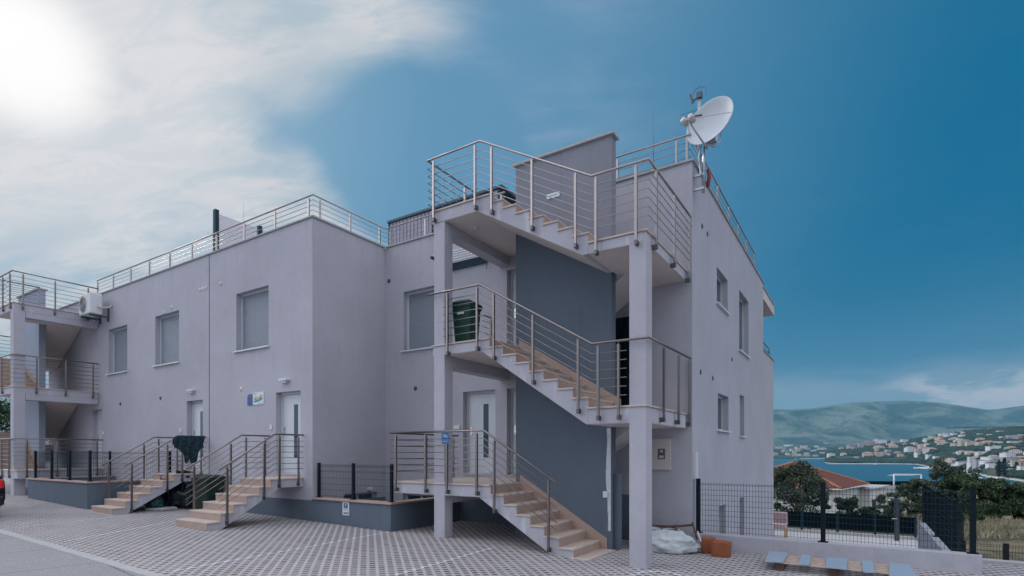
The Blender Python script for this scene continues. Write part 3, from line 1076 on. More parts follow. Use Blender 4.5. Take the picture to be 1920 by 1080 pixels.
# ------------------------------------------------------------------ stairs
def flight(parent, fn, ztop, n, r, T, v0, v1, slab, zfoot=None, land_th=.2, skirt=None, stain='plaster_stair', side=0.022, name='flight'):
    """stepped concrete flight going down along s from s=0 at ztop; v0 = open side, v1 = other side; fn(s, z, v) -> point.
    flight > step (stone tread and riser), skirting"""
    L = (n - 1) * T
    zl = ztop - n * r
    slope = r / T
    s_in = -max(0.0, (slab - .115 - .085)) / slope - .18
    pts = [(s_in, ztop - slab), (0, ztop - slab), (0, ztop - r - .03)]
    pts = [(s_in, ztop - slab - .001), (0, ztop - slab - .001), (0, ztop - r - .03)]
    for k in range(1, n):
        pts.append((k * T, ztop - k * r - .03))
        if k < n - 1:
            pts.append((k * T, ztop - (k + 1) * r - .03))
    bot = (zl - land_th) if zfoot is None else zfoot
    s_e = s_in + (ztop - slab - bot) / slope
    s_e = min(s_e, L - .02)
    if zfoot is None:
        pts += [(L, bot), (s_e, bot)]
    else:
        pts += [(L, zfoot), (s_e, zfoot)]
    b = MB().prism(pts, v0, v1, fn)
    f = b.out(name, stain, parent)
    g_ = .003 if v1 > v0 else -.003
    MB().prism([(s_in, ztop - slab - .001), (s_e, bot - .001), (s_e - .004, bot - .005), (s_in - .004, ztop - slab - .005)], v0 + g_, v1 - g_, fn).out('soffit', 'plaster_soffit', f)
    q = .012 if v1 > v0 else -.012
    o = side if v1 > v0 else -side
    for k in range(1, n + 1):
        st = MB()
        s0 = (k - 1) * T
        zt = ztop - k * r
        if k < n:
            st.prism([(s0, zt - .03), (k * T + .025, zt - .03), (k * T + .025, zt), (s0, zt)], v0 - o, v1 - q, fn)
        if k < n:
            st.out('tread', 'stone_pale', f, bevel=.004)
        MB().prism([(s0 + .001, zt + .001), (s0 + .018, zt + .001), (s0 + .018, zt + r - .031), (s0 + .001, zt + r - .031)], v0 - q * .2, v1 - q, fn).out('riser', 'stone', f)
    if skirt:
        sp = [(-.02, ztop + .16), (L + .16, zl + .16 + .06), (L + .16, zl), (L - .2, zl), (-.02, ztop - r)]
        MB().prism(sp, v1 - q, v1 - q * .05, fn).out('skirting', 'stone', f)
    return f


def landing(parent, x0, x1, y0, y1, z, th, lip=(1, 1, 1, 1), m='plaster_stair'):
    """concrete slab > stone floor with a small lip on the chosen sides (x0, x1, y0, y1)"""
    s = MB().box(x0, x1, y0, y1, z - th, z - .032).out('landing', m, parent, bevel=.006)
    e = .025
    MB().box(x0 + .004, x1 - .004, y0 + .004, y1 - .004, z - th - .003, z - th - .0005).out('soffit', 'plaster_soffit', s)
    MB().box(x0 - e * lip[0], x1 + e * lip[1], y0 - e * lip[2], y1 + e * lip[3], z - .03, z).out('stone_floor', 'stone_pale', s, bevel=.004)
    return s


X = lambda u0: (lambda s, z, v: (u0 + s, v, z))         # going down towards +X
XM = lambda u0: (lambda s, z, v: (u0 - s, v, z))        # going down towards -X
SPV0, SPV1 = 9.66, 9.86                                 # the spine wall

tw = thing('stair_tower', 'near open stair tower with beige stone steps and a dark blue-grey spine wall', 'staircase', (-5.2, 9.7, 0))
MB().box(-7.39, -7.11, VF - .004, 8.80, -.05, L2 - .27).out('pillar', 'plaster_light', tw, bevel=.012)
MB().box(-3.203, -2.917, VF - .004, 8.84, -.3, M2 - .20).out('pillar', 'plaster_light', tw, bevel=.012)
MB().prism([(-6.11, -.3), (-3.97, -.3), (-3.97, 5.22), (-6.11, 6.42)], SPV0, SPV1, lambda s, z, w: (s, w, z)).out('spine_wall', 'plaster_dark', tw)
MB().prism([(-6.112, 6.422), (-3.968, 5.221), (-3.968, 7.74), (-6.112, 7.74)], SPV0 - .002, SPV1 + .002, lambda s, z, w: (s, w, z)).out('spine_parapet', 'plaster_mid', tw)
MB().box(-6.17, -3.91, SPV0 - .05, SPV1 + .05, 7.741, 7.79).out('spine_coping', 'concrete', tw, bevel=.006)
landing(tw, -8.5, -5.98, VF, VB - .005, L0, .25, (1, 0, 1, 0))
landing(tw, -7.42, -6.0, VF, VB - .005, L1, .22, (1, 0, 1, 0))
landing(tw, -7.44, -6.0, VF, VB - .005, L2, .26, (1, 0, 1, 0))
landing(tw, -3.94, -2.92, VF, VB - .005, M1, .29, (0, 1, 1, 0))
landing(tw, -3.94, -2.92, VF, VB - .005, M2, .20, (0, 1, 1, 0))
for z, d in ((L0 - .25, .17), (L1 - .22, .24), (L2 - .26, .21)):
    MB().box(-7.386, -7.114, 8.805, VB - .006, z - d, z - .003).out('beam', 'plaster_light', tw, bevel=.01)
flight(tw, X(-5.98), L0, 7, .1765, .293, VF, SPV0 - .002, .25, zfoot=-.16, skirt=True)
flight(tw, X(-6.0), L1, 8, (L1 - M1) / 8, .294, VF, SPV0 - .002, .22, land_th=.29, skirt=True)
flight(tw, X(-6.0), L2, 8, (L2 - M2) / 8, .294, VF, SPV0 - .002, .26, land_th=.20, skirt=True)
flight(tw, XM(-3.94), M1, 8, (M1 - L0) / 8, .29, VB - .012, SPV1 + .002, .29, land_th=.25)
flight(tw, XM(-3.94), M2, 8, (M2 - L1) / 8, .29, VB - .012, SPV1 + .002, .20, land_th=.22)
MB().box(-4.25, -3.9, VF - .05, SPV0, -.17, -.095).out('foot_slab', 'stone_pale', tw, bevel=.004)
for x, y, z in ((-6.75, 9.1, L2 - .26), (-6.35, 10.3, L2 - .26), (-3.45, 9.75, M2 - .2), (-3.4, 9.8, M1 - .29)):
    MB().lathe([(.0, -.08), (.065, -.08), (.07, -.02), (.07, 0)], (x, y, z), (0, 0, 1), 20).out('ceiling_lamp', 'plaster_soffit', tw, smooth=True)
# pale repair strip up the end of the spine wall
b = MB()
xs = []
rng = random.Random(3)
zz = np.linspace(0.25, 2.2, 26)
lft = [-4.035 - .075 * abs(noise.noise(Vector((0, 0, z * 2.1)))) - .05 * max(0, 1 - abs(z - 1.4) / .9) for z in zz]
for i in range(25):
    b.quad((lft[i], SPV0 - .003, zz[i]), (-3.985, SPV0 - .003, zz[i]), (-3.985, SPV0 - .003, zz[i + 1]), (lft[i + 1], SPV0 - .003, zz[i + 1]))
b.out('filler_strip', 'filler', tw, fix=False)
MB().box(-4.13, -4.04, SPV0 - .045, SPV0, .88, 1.0).out('socket', 'white_metal', tw, bevel=.008)
MB().box(-3.965, -3.86, SPV1 - .1, SPV1 + .05, -.2, 1.35).out('pipe_casing', 'plaster_dark', tw, bevel=.01)

# front steps: two straight flights to the ground-floor doors
Y = lambda v0: (lambda s, z, w: (w, v0 - s, z))


def front_steps(label, x0, x1, zg, zt):
    t = thing('front_steps', label, 'steps', ((x0 + x1) / 2, 7.3, zg), 'outside steps to the ground floor doors')
    n, T = 6, .296
    vt = 7.68
    flight(t, Y(vt), zt, n, (zt - zg) / n, T, x1, x0, .22, zfoot=zg - .1)
    s = MB().box(x0, x1, vt, VF - .006, zt - .22, zt - .032).out('landing', 'plaster_stair', t, bevel=.006)
    MB().box(x0 - .02, x1 + .02, vt - .025, VF - .006, zt - .03, zt).out('stone_floor', 'stone_pale', s, bevel=.004)
    return t


front_steps('beige stone steps up to the white door beside the blue and picture signs', -12.93, -11.64, .08, 1.12)
front_steps('beige stone steps to the door where a dark jacket hangs on the rail', -17.40, -16.12, .15, 1.14)

# ---- the far stair tower at the left end
ft = thing('stair_tower', 'far stair tower at the left end of the block, seen end on', 'staircase', (-25.4, 7.4, .35))
FV0, FS0, FS1, FR = 6.17, 7.36, 7.56, -23.4
FD0, FD1 = -25.25, -27.4
MB().box(FR - .30, FR + .003, FV0 - .003, FV0 + .30, .0, L2 - .26).out('pillar', 'plaster_light', ft, bevel=.012)
MB().box(FD1 - 1.1, FD1 - .8, FV0, FV0 + .3, .0, M2 - .2).out('pillar', 'plaster_light', ft, bevel=.012)
MB().box(FD1, FD0, FS0, FS1, .2, 7.71).out('spine_wall', 'plaster_blue', ft, bevel=.012)
MB().box(FD1 - .05, FD0 + .05, FS0 - .05, FS1 + .05, 7.711, 7.76).out('spine_coping', 'concrete', ft, bevel=.006)
landing(ft, FD0, FR + .35, FV0, VF - .008, L0 + .05, .28, (0, 1, 1, 0))
landing(ft, FD0, FR, FV0, VF - .008, L1, .24, (0, 1, 1, 0))
landing(ft, FD0, FR, FV0, VF - .008, L2, .26, (0, 1, 1, 0))
for z in (L1 - .24, L2 - .26):
    MB().box(FR - .296, FR - .004, FV0 + .305, VF - .01, z - .2, z - .003).out('beam', 'plaster_light', ft, bevel=.01)
landing(ft, FD1 - 1.1, FD1, FV0, VF - .008, M1, .22, (1, 0, 1, 0))
landing(ft, FD1 - 1.1, FD1, FV0, VF - .008, M2, .22, (1, 0, 1, 0))
flight(ft, X(FD1 + .02), M1, 8, (M1 - L0 - .05) / 8, (FD0 - FD1 - .04) / 7, FV0, FS0 - .002, .22, land_th=.28, skirt=True)
flight(ft, X(FD1 + .02), M2, 8, (M2 - L1) / 8, (FD0 - FD1 - .04) / 7, FV0, FS0 - .002, .22, land_th=.24, skirt=True)
flight(ft, XM(FD0 - .02), L1, 8, (L1 - M1) / 8, (FD0 - FD1 - .04) / 7, VF - .012, FS1 + .002, .24, land_th=.22, stain='plaster_soffit')
flight(ft, XM(FD0 - .02), L2, 8, (L2 - M2) / 8, (FD0 - FD1 - .04) / 7, VF - .012, FS1 + .002, .26, land_th=.22, stain='plaster_soffit')
MB().box(-27.2, -26.9, FS1 + .3, FS1 + .75, 1.4, 2.05).out('meter_cabinet', 'box_cream', ft)


# ------------------------------------------------------------------ railings
def railing(name, label, path, posts, nb=6, first=.17, gap=.14, group='stainless steel railings', ext=0.0, bars=None, steel='steel'):
    """path: handrail points (x, y, z of handrail); posts: (x, y, z foot, bracket dx, dy)"""
    xs = [p[0] for p in path]
    ys = [p[1] for p in path]
    t = thing(name, label, 'railing', (sum(xs) / len(xs), sum(ys) / len(ys), min(p[2] for p in posts)), group)
    P = [Vector(p) for p in path]
    MB().tube(P, .021, 10).out('handrail', steel, t, smooth=True)
    BP = [Vector(p) for p in (bars or path)]
    for k in range(nb):
        d = Vector((0, 0, -(first + gap * k)))
        MB().tube([p + d for p in BP], .008, 6).out('bar', steel, t, smooth=True)

    def hz(x, y):
        best = None
        for a, c in zip(P, P[1:]):
            ab = Vector((c.x - a.x, c.y - a.y))
            L = ab.length_squared
            k = 0 if L == 0 else max(0, min(1, ((x - a.x) * ab.x + (y - a.y) * ab.y) / L))
            q = a + (c - a) * k
            d = (q.x - x) ** 2 + (q.y - y) ** 2
            if best is None or d < best[0] - 1e-6:
                best = (d, q.z)
        return best[1]
    for x, y, z0, bx, by in posts:
        zt = hz(x, y) - .055
        b = MB().box(x - .021, x + .021, y - .021, y + .021, z0, zt)
        b.tube([(x, y, zt - .005), (x, y, zt + .045)], .007, 6)
        p = b.out('post', steel, t, bevel=.004)
        if bx or by:
            c = MB()
            c.box(x - .024 - max(0, -bx), x + .024 + max(0, bx), y - .024 - max(0, -by), y + .024 + max(0, by), z0 - .015, z0 + .065)
            c.out('bracket', 'bracket_steel', p, bevel=.004)
    return t


e = .045
yo = VF - e - .03
xo = -2.92 + e + .03
# top level of the near tower
railing('stair_railing', 'topmost steel railing of the near stair tower, against open sky',
        [(-7.50, VB - .1, 7.73), (-7.50, yo, 7.73), (-6.17, yo, 7.73), (-3.84, yo, 6.41), (-2.85, yo, 6.41), (-2.85, VB + .02, 6.41)],
        [(-7.34, yo, L2 - .24, 0, e), (-6.29, yo, L2 - .24, 0, e), (-5.90, yo, 6.28, 0, e), (-5.01, yo, 5.77, 0, e), (-4.14, yo, 5.27, 0, e), (-3.76, yo, M2 - .26, 0, e), (-3.06, yo, M2 - .24, 0, e),
         (xo, 8.83, M2 - .24, -e, 0), (xo, 9.87, M2 - .24, -e, 0), (xo, 10.86, M2 - .24, -e, 0), (-7.49, 9.7, L2 - .1, e, 0)], first=.17, gap=.145, steel='steel_skylit')
railing('stair_railing', 'middle steel railing of the near stair tower, passing in front of the green wheeled bin',
        [(-7.50, yo, 4.97), (-6.17, yo, 4.97), (-3.83, yo, 3.57), (-2.85, yo, 3.57), (-2.85, VB + .0, 3.60)],
        [(-6.98, yo, L1 - .24, 0, e), (-6.24, yo, L1 - .22, 0, e), (-5.85, yo, 3.50, 0, e), (-4.99, yo, 2.98, 0, e), (-4.09, yo, 2.42, 0, e), (-3.72, yo, M1 - .22, 0, e), (-3.36, yo, M1 - .22, 0, e),
         (xo, 9.24, M1 - .24, -e, 0), (xo, 10.14, M1 - .24, -e, 0), (xo, 10.9, M1 - .24, -e, 0)], first=.17, gap=.145,
        bars=[(-7.08, yo, 4.97), (-6.17, yo, 4.97), (-3.83, yo, 3.57), (-3.22, yo, 3.57)])
b = None
railing('stair_railing', 'lowest steel railing of the near stair tower, carrying the blue number plate',
        [(-8.55, VB - .15, 2.16), (-8.55, yo, 2.16), (-6.08, yo, 2.16), (-4.50, yo, 1.19)],
        [(-8.40, yo, L0 - .2, 0, e), (-7.56, yo, L0 - .2, 0, e), (-6.99, yo, L0 - .2, 0, e), (-6.25, yo, L0 - .2, 0, e), (-5.84, yo, .60, 0, e), (-4.67, yo, -.02, 0, e),
         (-8.545, 9.6, L0, 0, 0), (-8.545, 10.6, L0, 0, 0)], first=.15, gap=.135)

railing('stair_railing', 'short dark railing end beside the green wheeled bin at the head of the rear flight', [(-7.45, 9.88, 4.95), (-6.82, 9.88, 4.69)], [(-6.90, 9.88, L1, 0, 0), (-7.4, 9.88, L1, 0, 0)], nb=3, first=.13, gap=.13)

# roof terraces
railing('roof_railing', 'long steel roof railing along the front parapet, left of the tower',
        [(-23.7, VF + .06, 8.08), (UC - .06, VF + .06, 8.08), (UC - .06, VB + .08, 8.08), (-7.3, VB + .08, 8.08)],
        [(x, VF + .06, TOP + .03, 0, 0) for x in (-23.66, -22.36, -21.02, -19.70, -18.36, -17.02, -15.66, -14.26, -12.87, -11.50)]
        + [(UC - .06, y, TOP + .03, 0, 0) for y in (8.80, 9.76, 10.80)] + [(x, VB + .08, TOP + .03, 0, 0) for x in (-11.16, -9.86, -8.6, -7.4)], nb=4, first=.125, gap=.125, steel='steel_skylit')
railing('roof_railing', 'steel roof railing on the right-hand parapet below the large satellite dish',
        [(-6.0, VB + .08, 8.08), (UR - .06, VB + .08, 8.08), (UR - .06, 18.84, 8.08)],
        [(x, VB + .08, TOP + .03, 0, 0) for x in (-5.7, -4.4, -3.14, -2.93)] + [(UR - .06, y, TOP + .03, 0, 0) for y in (12.2, 13.5, 14.8, 16.1, 17.4, 18.7)], nb=3, first=.15, gap=.15, steel='steel_skylit')
railing('balcony_railing', 'short steel railing on the rear balcony at the far right end',
        [(UR - .12, 20.3, 5.66), (UR - .12, 22.6, 5.66)], [(UR - .12, 20.5, 5.26, 0, 0), (UR - .12, 22.5, 5.26, 0, 0)], nb=1, first=.18)

# front steps
for (x, zg, zt, lab) in ((-11.60, .08, 1.12, 'right-hand railing of the steps nearest the near stair tower'), (-12.97, .08, 1.12, 'left-hand railing of the steps nearest the near stair tower'),
                         (-16.08, .15, 1.14, 'right-hand railing of the farther steps, with a dark jacket slung over it'), (-17.44, .15, 1.14, 'left-hand railing of the farther front steps')):
    dz = zt - 1.12
    s = 1 if x in (-11.60, -16.08) else -1
    railing('step_railing', lab, [(x, 6.42, 1.36 + dz), (x, 7.74, 2.17 + dz), (x, VF - .02, 2.17 + dz)],
            [(x, 6.60, .18 + dz, -e * s, 0), (x, 7.47, .66 + dz, -e * s, 0), (x, 7.86, .92 + dz, -e * s, 0), (x, 8.38, .94 + dz, -e * s, 0)], nb=6, first=.15, gap=.135)

# far tower
rf = 'steel railing round the top of the far left stair tower'
railing('stair_railing', rf, [(-24.95, 7.3, 7.70), (-24.95, FV0 - .04, 7.70), (FR + .05, FV0 - .04, 7.70), (FR + .05, VF - .02, 7.70)],
        [(-24.9, FV0 - .04, L2 - .2, 0, e), (-24.3, FV0 - .04, L2 - .2, 0, e), (-23.6, FV0 - .04, L2 - .2, 0, e), (FR + .05, 6.4, L2 - .2, -e, 0), (FR + .05, 7.25, L2 - .2, -e, 0), (FR + .05, 8.2, L2 - .2, -e, 0)], first=.17, gap=.145)
railing('stair_railing', 'steel railing on the middle landing of the far left stair tower', [(-27.2, FV0 - .04, 6.35), (-25.2, FV0 - .04, 4.97), (FR + .05, FV0 - .04, 4.97), (FR + .05, VF - .02, 4.97)],
        [(-26.2, FV0 - .04, 4.3, 0, e), (-25.1, FV0 - .04, L1 - .2, 0, e), (-24.4, FV0 - .04, L1 - .2, 0, e), (FR + .05, 6.75, L1 - .2, -e, 0), (FR + .05, 7.55, L1 - .2, -e, 0), (FR + .05, 8.35, L1 - .2, -e, 0)], first=.17, gap=.145)
railing('stair_railing', 'steel railing on the lowest landing of the far left stair tower', [(-27.2, FV0 - .04, 3.55), (-25.2, FV0 - .04, 2.2), (FR + .40, FV0 - .04, 2.2), (FR + .40, VF - .02, 2.2)],
        [(-26.2, FV0 - .04, 1.6, 0, e), (-25.1, FV0 - .04, L0 - .2, 0, e), (-24.4, FV0 - .04, L0 - .2, 0, e), (-23.7, FV0 - .04, L0 - .2, 0, e), (FR + .40, 6.4, L0 - .2, -e, 0), (FR + .40, 7.2, L0 - .2, -e, 0), (FR + .40, 8.35, L0 - .2, -e, 0)], first=.15, gap=.135)
railing('stair_railing', 'steel railing on the outer half landing at the left edge of the photo', [(FD1 - 1.15, VF - .1, 6.36), (FD1 - 1.15, FV0 - .04, 6.36), (-27.3, FV0 - .04, 6.36)],
        [(FD1 - 1.15, 7.5, M2 - .2, e, 0), (FD1 - 1.15, 6.3, M2 - .2, e, 0), (-27.5, FV0 - .04, M2 - .2, 0, e)], first=.17, gap=.145)
railing('roof_railing', 'low steel railing on the roof beside the small satellite dish', [(-29.0, 11.5, 7.72), (-25.6, 11.5, 7.72), (-25.6, 9.2, 7.72)],
        [(-28.9, 11.5, 6.7, 0, 0), (-27.3, 11.5, 6.7, 0, 0), (-25.6, 11.4, 6.7, 0, 0), (-25.6, 9.3, 6.7, 0, 0)], nb=5, first=.17, gap=.16)

# ------------------------------------------------------------------ low walls and mesh fences
def mesh_panel(parent, p, q, z0, z1, dx=.05, dz=.2, r=.0028, m='petrol', fold=True, name='mesh_panel'):
    """welded wire panel from p to q (xy), wires as thin rods"""
    b = MB()
    P, Q = Vector((*p, 0)), Vector((*q, 0))
    d = (Q - P).normalized()
    nrm = Vector((-d.y, d.x, 0))
    L = (Q - P).length
    n = max(2, int(L / dx))

    def rod(a, c, rr):
        ax = (c - a).normalized()
        s = ax.cross(Vector((0, 0, 1)))
        s = nrm if s.length < .1 else s.normalized()
        t = ax.cross(s).normalized()
        ring = [s * rr, (s * -.5 + t * .87) * rr, (s * -.5 - t * .87) * rr]
        b.add([a + k for k in ring] + [c + k for k in ring], [(0, 1, 4, 3), (1, 2, 5, 4), (2, 0, 3, 5)])
    for i in range(n + 1):
        a = P + d * (L * i / n)
        if fold:
            zf = z1 - .12
            rod(a + Vector((0, 0, z0)), a + Vector((0, 0, zf - .05)), r)
            k = a + nrm * .03
            rod(a + Vector((0, 0, zf - .05)), k + Vector((0, 0, zf)), r)
            rod(k + Vector((0, 0, zf)), a + Vector((0, 0, zf + .05)), r)
            rod(a + Vector((0, 0, zf + .05)), a + Vector((0, 0, z1)), r)
        else:
            rod(a + Vector((0, 0, z0)), a + Vector((0, 0, z1)), r)
    z = z0 + .03
    while z < z1 - .02:
        rod(P + Vector((0, 0, z)), Q + Vector((0, 0, z)), r * 1.2)
        z += dz
    rod(P + Vector((0, 0, z1 - .03)), Q + Vector((0, 0, z1 - .03)), r * 1.2)
    if fold:
        for dd in (-.05, .05):
            rod(P + Vector((0, 0, z1 - .12 + dd)), Q + Vector((0, 0, z1 - .12 + dd)), r * 1.2)
    return b.out(name, m, parent, fix=False)


def fence(name, label, posts, z0, z1, panels, group, w=.06, dx=.05, dz=.2, m='anthracite', wire='petrol', plate=True, cat='fence', fold=True, gapz=.02):
    t = thing(name, label, cat, (posts[0][0], posts[0][1], z0), group)
    for pt in posts:
        x, y = pt[:2]
        zz = pt[2] if len(pt) > 2 else z1
        b = MB().box(x - w / 2, x + w / 2, y - w / 2, y + w / 2, z0 + (.008 if plate else 0), zz)
        p = b.out('post', m, t, bevel=.004)
        if plate:
            MB().box(x - w, x + w, y - w, y + w, z0, z0 + .012).out('base_plate', m, p)
    for a, c in panels:
        mesh_panel(t, a, c, z0 + gapz, z1 - .02, dx, dz, m=wire, fold=fold)
    return t


# light well in front of the set-back wall
lw = thing('light_well_wall', 'low blue-grey light well wall with beige coping and a parking sign on it', 'low wall', (-9.95, VF, 0), 'light well walls')
b = MB()
b.box(UC + .002, -8.62, VF - .008, VF + .2, -1.4, .60)
b.box(-8.82, -8.62, VF + .202, VB - .01, -1.4, .60)
b.out('wall', 'plaster_dark', lw, fix=True)
b = MB()
b.box(UC + .006, -8.585, VF - .045, VF + .235, .601, .645)
b.box(-8.855, -8.585, VF + .236, VB - .008, .601, .645)
b.out('coping', 'stone', lw, bevel=.006)
fence('mesh_fence', 'dark mesh fence on the light well wall right of the nearest front steps', [(-11.16, VF + .1), (-9.93, VF + .1), (-8.70, VF + .1)], .645, 1.49,
      [((-11.13, VF + .1), (-9.96, VF + .1)), ((-9.90, VF + .1), (-8.73, VF + .1))], 'mesh fences on the light well walls', dz=.145)
MB().box(-10.55, -10.4, VB - .09, VB, 1.05, 1.14)
tag(MB().box(UC, UC + .08, 10.28, 10.42, .72, .80).out('wall_lamp', 'white_metal', bevel=.01), 'small white lamp low on the inner wall behind the light well fence', 'lamp')

lw2 = thing('light_well_wall', 'low blue-grey light well wall with beige coping left of the farther front steps', 'low wall', (-19.9, 6.3, .2), 'light well walls')
b = MB()
b.box(-22.2, -17.72, 6.2, 6.4, -1, .90)
b.box(-17.92, -17.72, 6.402, VF - .01, -1, .90)
b.box(-22.2, -22.0, 6.402, VF - .01, -1, .90)
b.out('wall', 'plaster_dark', lw2)
b = MB()
b.box(-22.235, -17.685, 6.165, 6.435, .901, .945)
b.box(-17.955, -17.685, 6.436, VF - .008, .901, .945)
b.box(-22.235, -21.965, 6.436, VF - .008, .901, .945)
b.out('coping', 'stone', lw2, bevel=.006)
fence('mesh_fence', 'dark mesh fence round the far light well beside the far stair tower', [(-21.9, 6.3), (-20.55, 6.3), (-19.2, 6.3), (-17.82, 6.3), (-22.1, 7.2), (-22.1, 8.4), (-17.82, 8.35)], .945, 1.80,
      [((-21.87, 6.3), (-20.58, 6.3)), ((-20.52, 6.3), (-19.23, 6.3)), ((-19.17, 6.3), (-17.85, 6.3)), ((-22.1, 6.35), (-22.1, 7.17)), ((-22.1, 7.23), (-22.1, 8.37)), ((-17.82, 6.33), (-17.82, 8.32))],
      'mesh fences on the light well walls', dz=.145)

# retaining wall to the right, its mesh fence, the terrace beyond
rw = MB().box(UR + .006, 1.57, VB, VB + .22, -1.9, .15).out('retaining_wall', 'plaster_light', bevel=.01)
tag(rw, 'long low lavender retaining wall running right from the building behind the slatted pallet', 'low wall')
fence('mesh_fence', 'tall open mesh fence on the long retaining wall, terrace and sea behind', [(-2.72, VB + .11, 1.22), (-.57, VB + .11, 1.21), (1.47, VB + .11, 1.21)], .152, 1.17,
      [((-2.69, VB + .11), (-.60, VB + .11)), ((-.54, VB + .11), (1.44, VB + .11))], 'mesh fences', w=.075, dx=.053, dz=.1, fold=False)
sw = MB().box(1.28, 1.5, VB + .23, 18.2, -2.2, -.10).out('side_wall', 'plaster_light', bevel=.01)
tag(sw, 'pale side wall of the terrace receding behind the corner fence post', 'low wall')
fence('mesh_fence', 'dense dark mesh fence receding along the terrace side wall', [(1.39, 12.4), (1.39, 15.0), (1.39, 17.9)], -.10, .90,
      [((1.39, 12.43), (1.39, 14.97)), ((1.39, 15.03), (1.39, 17.87)), ((1.39, 11.3), (1.39, 12.37))], 'mesh fences', w=.075, dx=.04, dz=.1, wire='anthracite')
t = thing('screen_fence', 'black screened fence along the far edge of the terrace', 'fence', (-.5, 25.9, -1.49))
for x in (-2.1, -.82, .46, 1.74, -3.4):
    MB().box(x - .04, x + .04, 25.80, 25.86, -1.49, -.70).out('post', 'petrol', t)
MB().box(-4.5, 1.78, 25.87, 25.885, -1.40, -.74).out('screen', 'dark_sheet', t)

sh = thing('shower_column', 'grey garden shower column standing on the terrace', 'shower', (1.12, 24.9, -1.55))
MB().box(1.04, 1.20, 24.85, 25.01, -1.55, .03).out('column', 'steel_dark', sh, bevel=.02)
b = MB().tube([(1.06, 24.84, -.02), (.98, 24.80, .07), (.90, 24.78, .06), (.88, 24.78, -.02)], .02, 8)
b.lathe([(.02, .03), (.06, 0), (.06, -.02), (0, -.02)], (.88, 24.78, -.03), (0, 0, 1), 14)
b.out('shower_head', 'steel_bright', sh, smooth=True)
MB().tube([(1.1, 24.85, -.72), (1.1, 24.75, -.72), (.96, 24.75, -.72)], .018, 8).out('tap', 'steel_bright', sh, smooth=True)

ch = thing('garden_chair', 'pink padded chair with yellowish wooden legs on the terrace by the building corner', 'chair', (-2.62, 23.3, -1.55))
MB().box(-2.95, -2.42, 23.1, 23.6, -1.18, -1.0).out('seat', 'fabric_pink', ch, bevel=.05)
b = MB()
b.obox((-2.68, 23.62, -.83), (1, 0, 0), (0, .97, .24), (0, -.24, .97), .27, .07, .27)
b.out('backrest', 'fabric_pink', ch, bevel=.05)
for x in (-2.92, -2.45):
    for y in (23.13, 23.57):
        MB().tube([(x, y, -1.55), (x, y, -1.15)], .028, 8).out('leg', 'wood_yellow', ch)

fence('field_fence', 'low dark mesh fence at the edge of the dry field, far right', [(x, 15.6) for x in (1.9, 2.62, 3.35, 5.2, 7.0)], -1.95, -.22,
      [((1.9, 15.6), (2.62, 15.6)), ((2.62, 15.6), (3.35, 15.6)), ((3.35, 15.6), (5.2, 15.6)), ((5.2, 15.6), (7.0, 15.6))], 'mesh fences', w=.09, dx=.05, dz=.15, plate=False, m='black', wire='black')

# ------------------------------------------------------------------ roof objects
sd = thing('roof_shed', 'long grey boarded shed with a dark overhanging flat roof on the roof terrace', 'shed', (-10.5, 13.7, 6.72))
b = MB().box(-12.70, -8.45, 12.55, 14.9, 6.72, 9.08)
b.out('walls', 'shed_grey', sd)
for i in range(30):
    pass
b = MB()
n = 28
for i in range(n):
    x = -12.68 + 4.2 * i / n
    b.box(x, x + .10, 12.53, 12.55, 6.75, 9.06)
b.out('cladding', 'shed_grey', sd)
for x in (-12.72, -10.9, -8.47):
    MB().box(x - .03, x + .03, 12.515, 12.545, 6.72, 9.08).out('post', 'petrol', sd)
MB().box(-12.78, -8.36, 12.48, 14.96, 9.08, 9.16).out('roof', 'shed_cap', sd, bevel=.01)
MB().box(-8.448, -8.42, 12.56, 14.9, 6.75, 9.05).out('side_panel', 'anthracite', sd)

sc = thing('slatted_screen', 'slatted privacy screen between two dark posts on the front roof terrace', 'screen', (-16.8, 10, 6.72))
b = MB()
for i in range(44):
    z = 6.8 + i * .054
    b.box(-16.815, -16.79, 9.26, 11.6, z, z + .022)
b.out('slats', 'slat_pink', sc)
for y in (9.2, 10.65):
    MB().box(-16.86, -16.72, y - .06, y + .06, 6.72, 9.25).out('post', 'petrol', sc, bevel=.006)

for x, y, z0, z1, lab in ((-18.3, 11.0, 6.72, 10.55, 'thin lightning rod rising behind the slatted screen'), (-3.66, 11.15, TOP + .04, 8.92, 'thin lightning rod standing on the parapet left of the satellite dish'),
                          (-26.6, 12.0, 6.72, 9.4, 'thin lightning rod above the far stair tower')):
    b = MB().tube([(x, y, z0), (x, y, z0 + .5)], .012, 6)
    b.tube([(x, y, z0 + .5), (x, y, z1)], .007, 6, r1=.003)
    tag(b.out('lightning_rod', 'steel_dark'), lab, 'lightning rod', 'lightning rods')


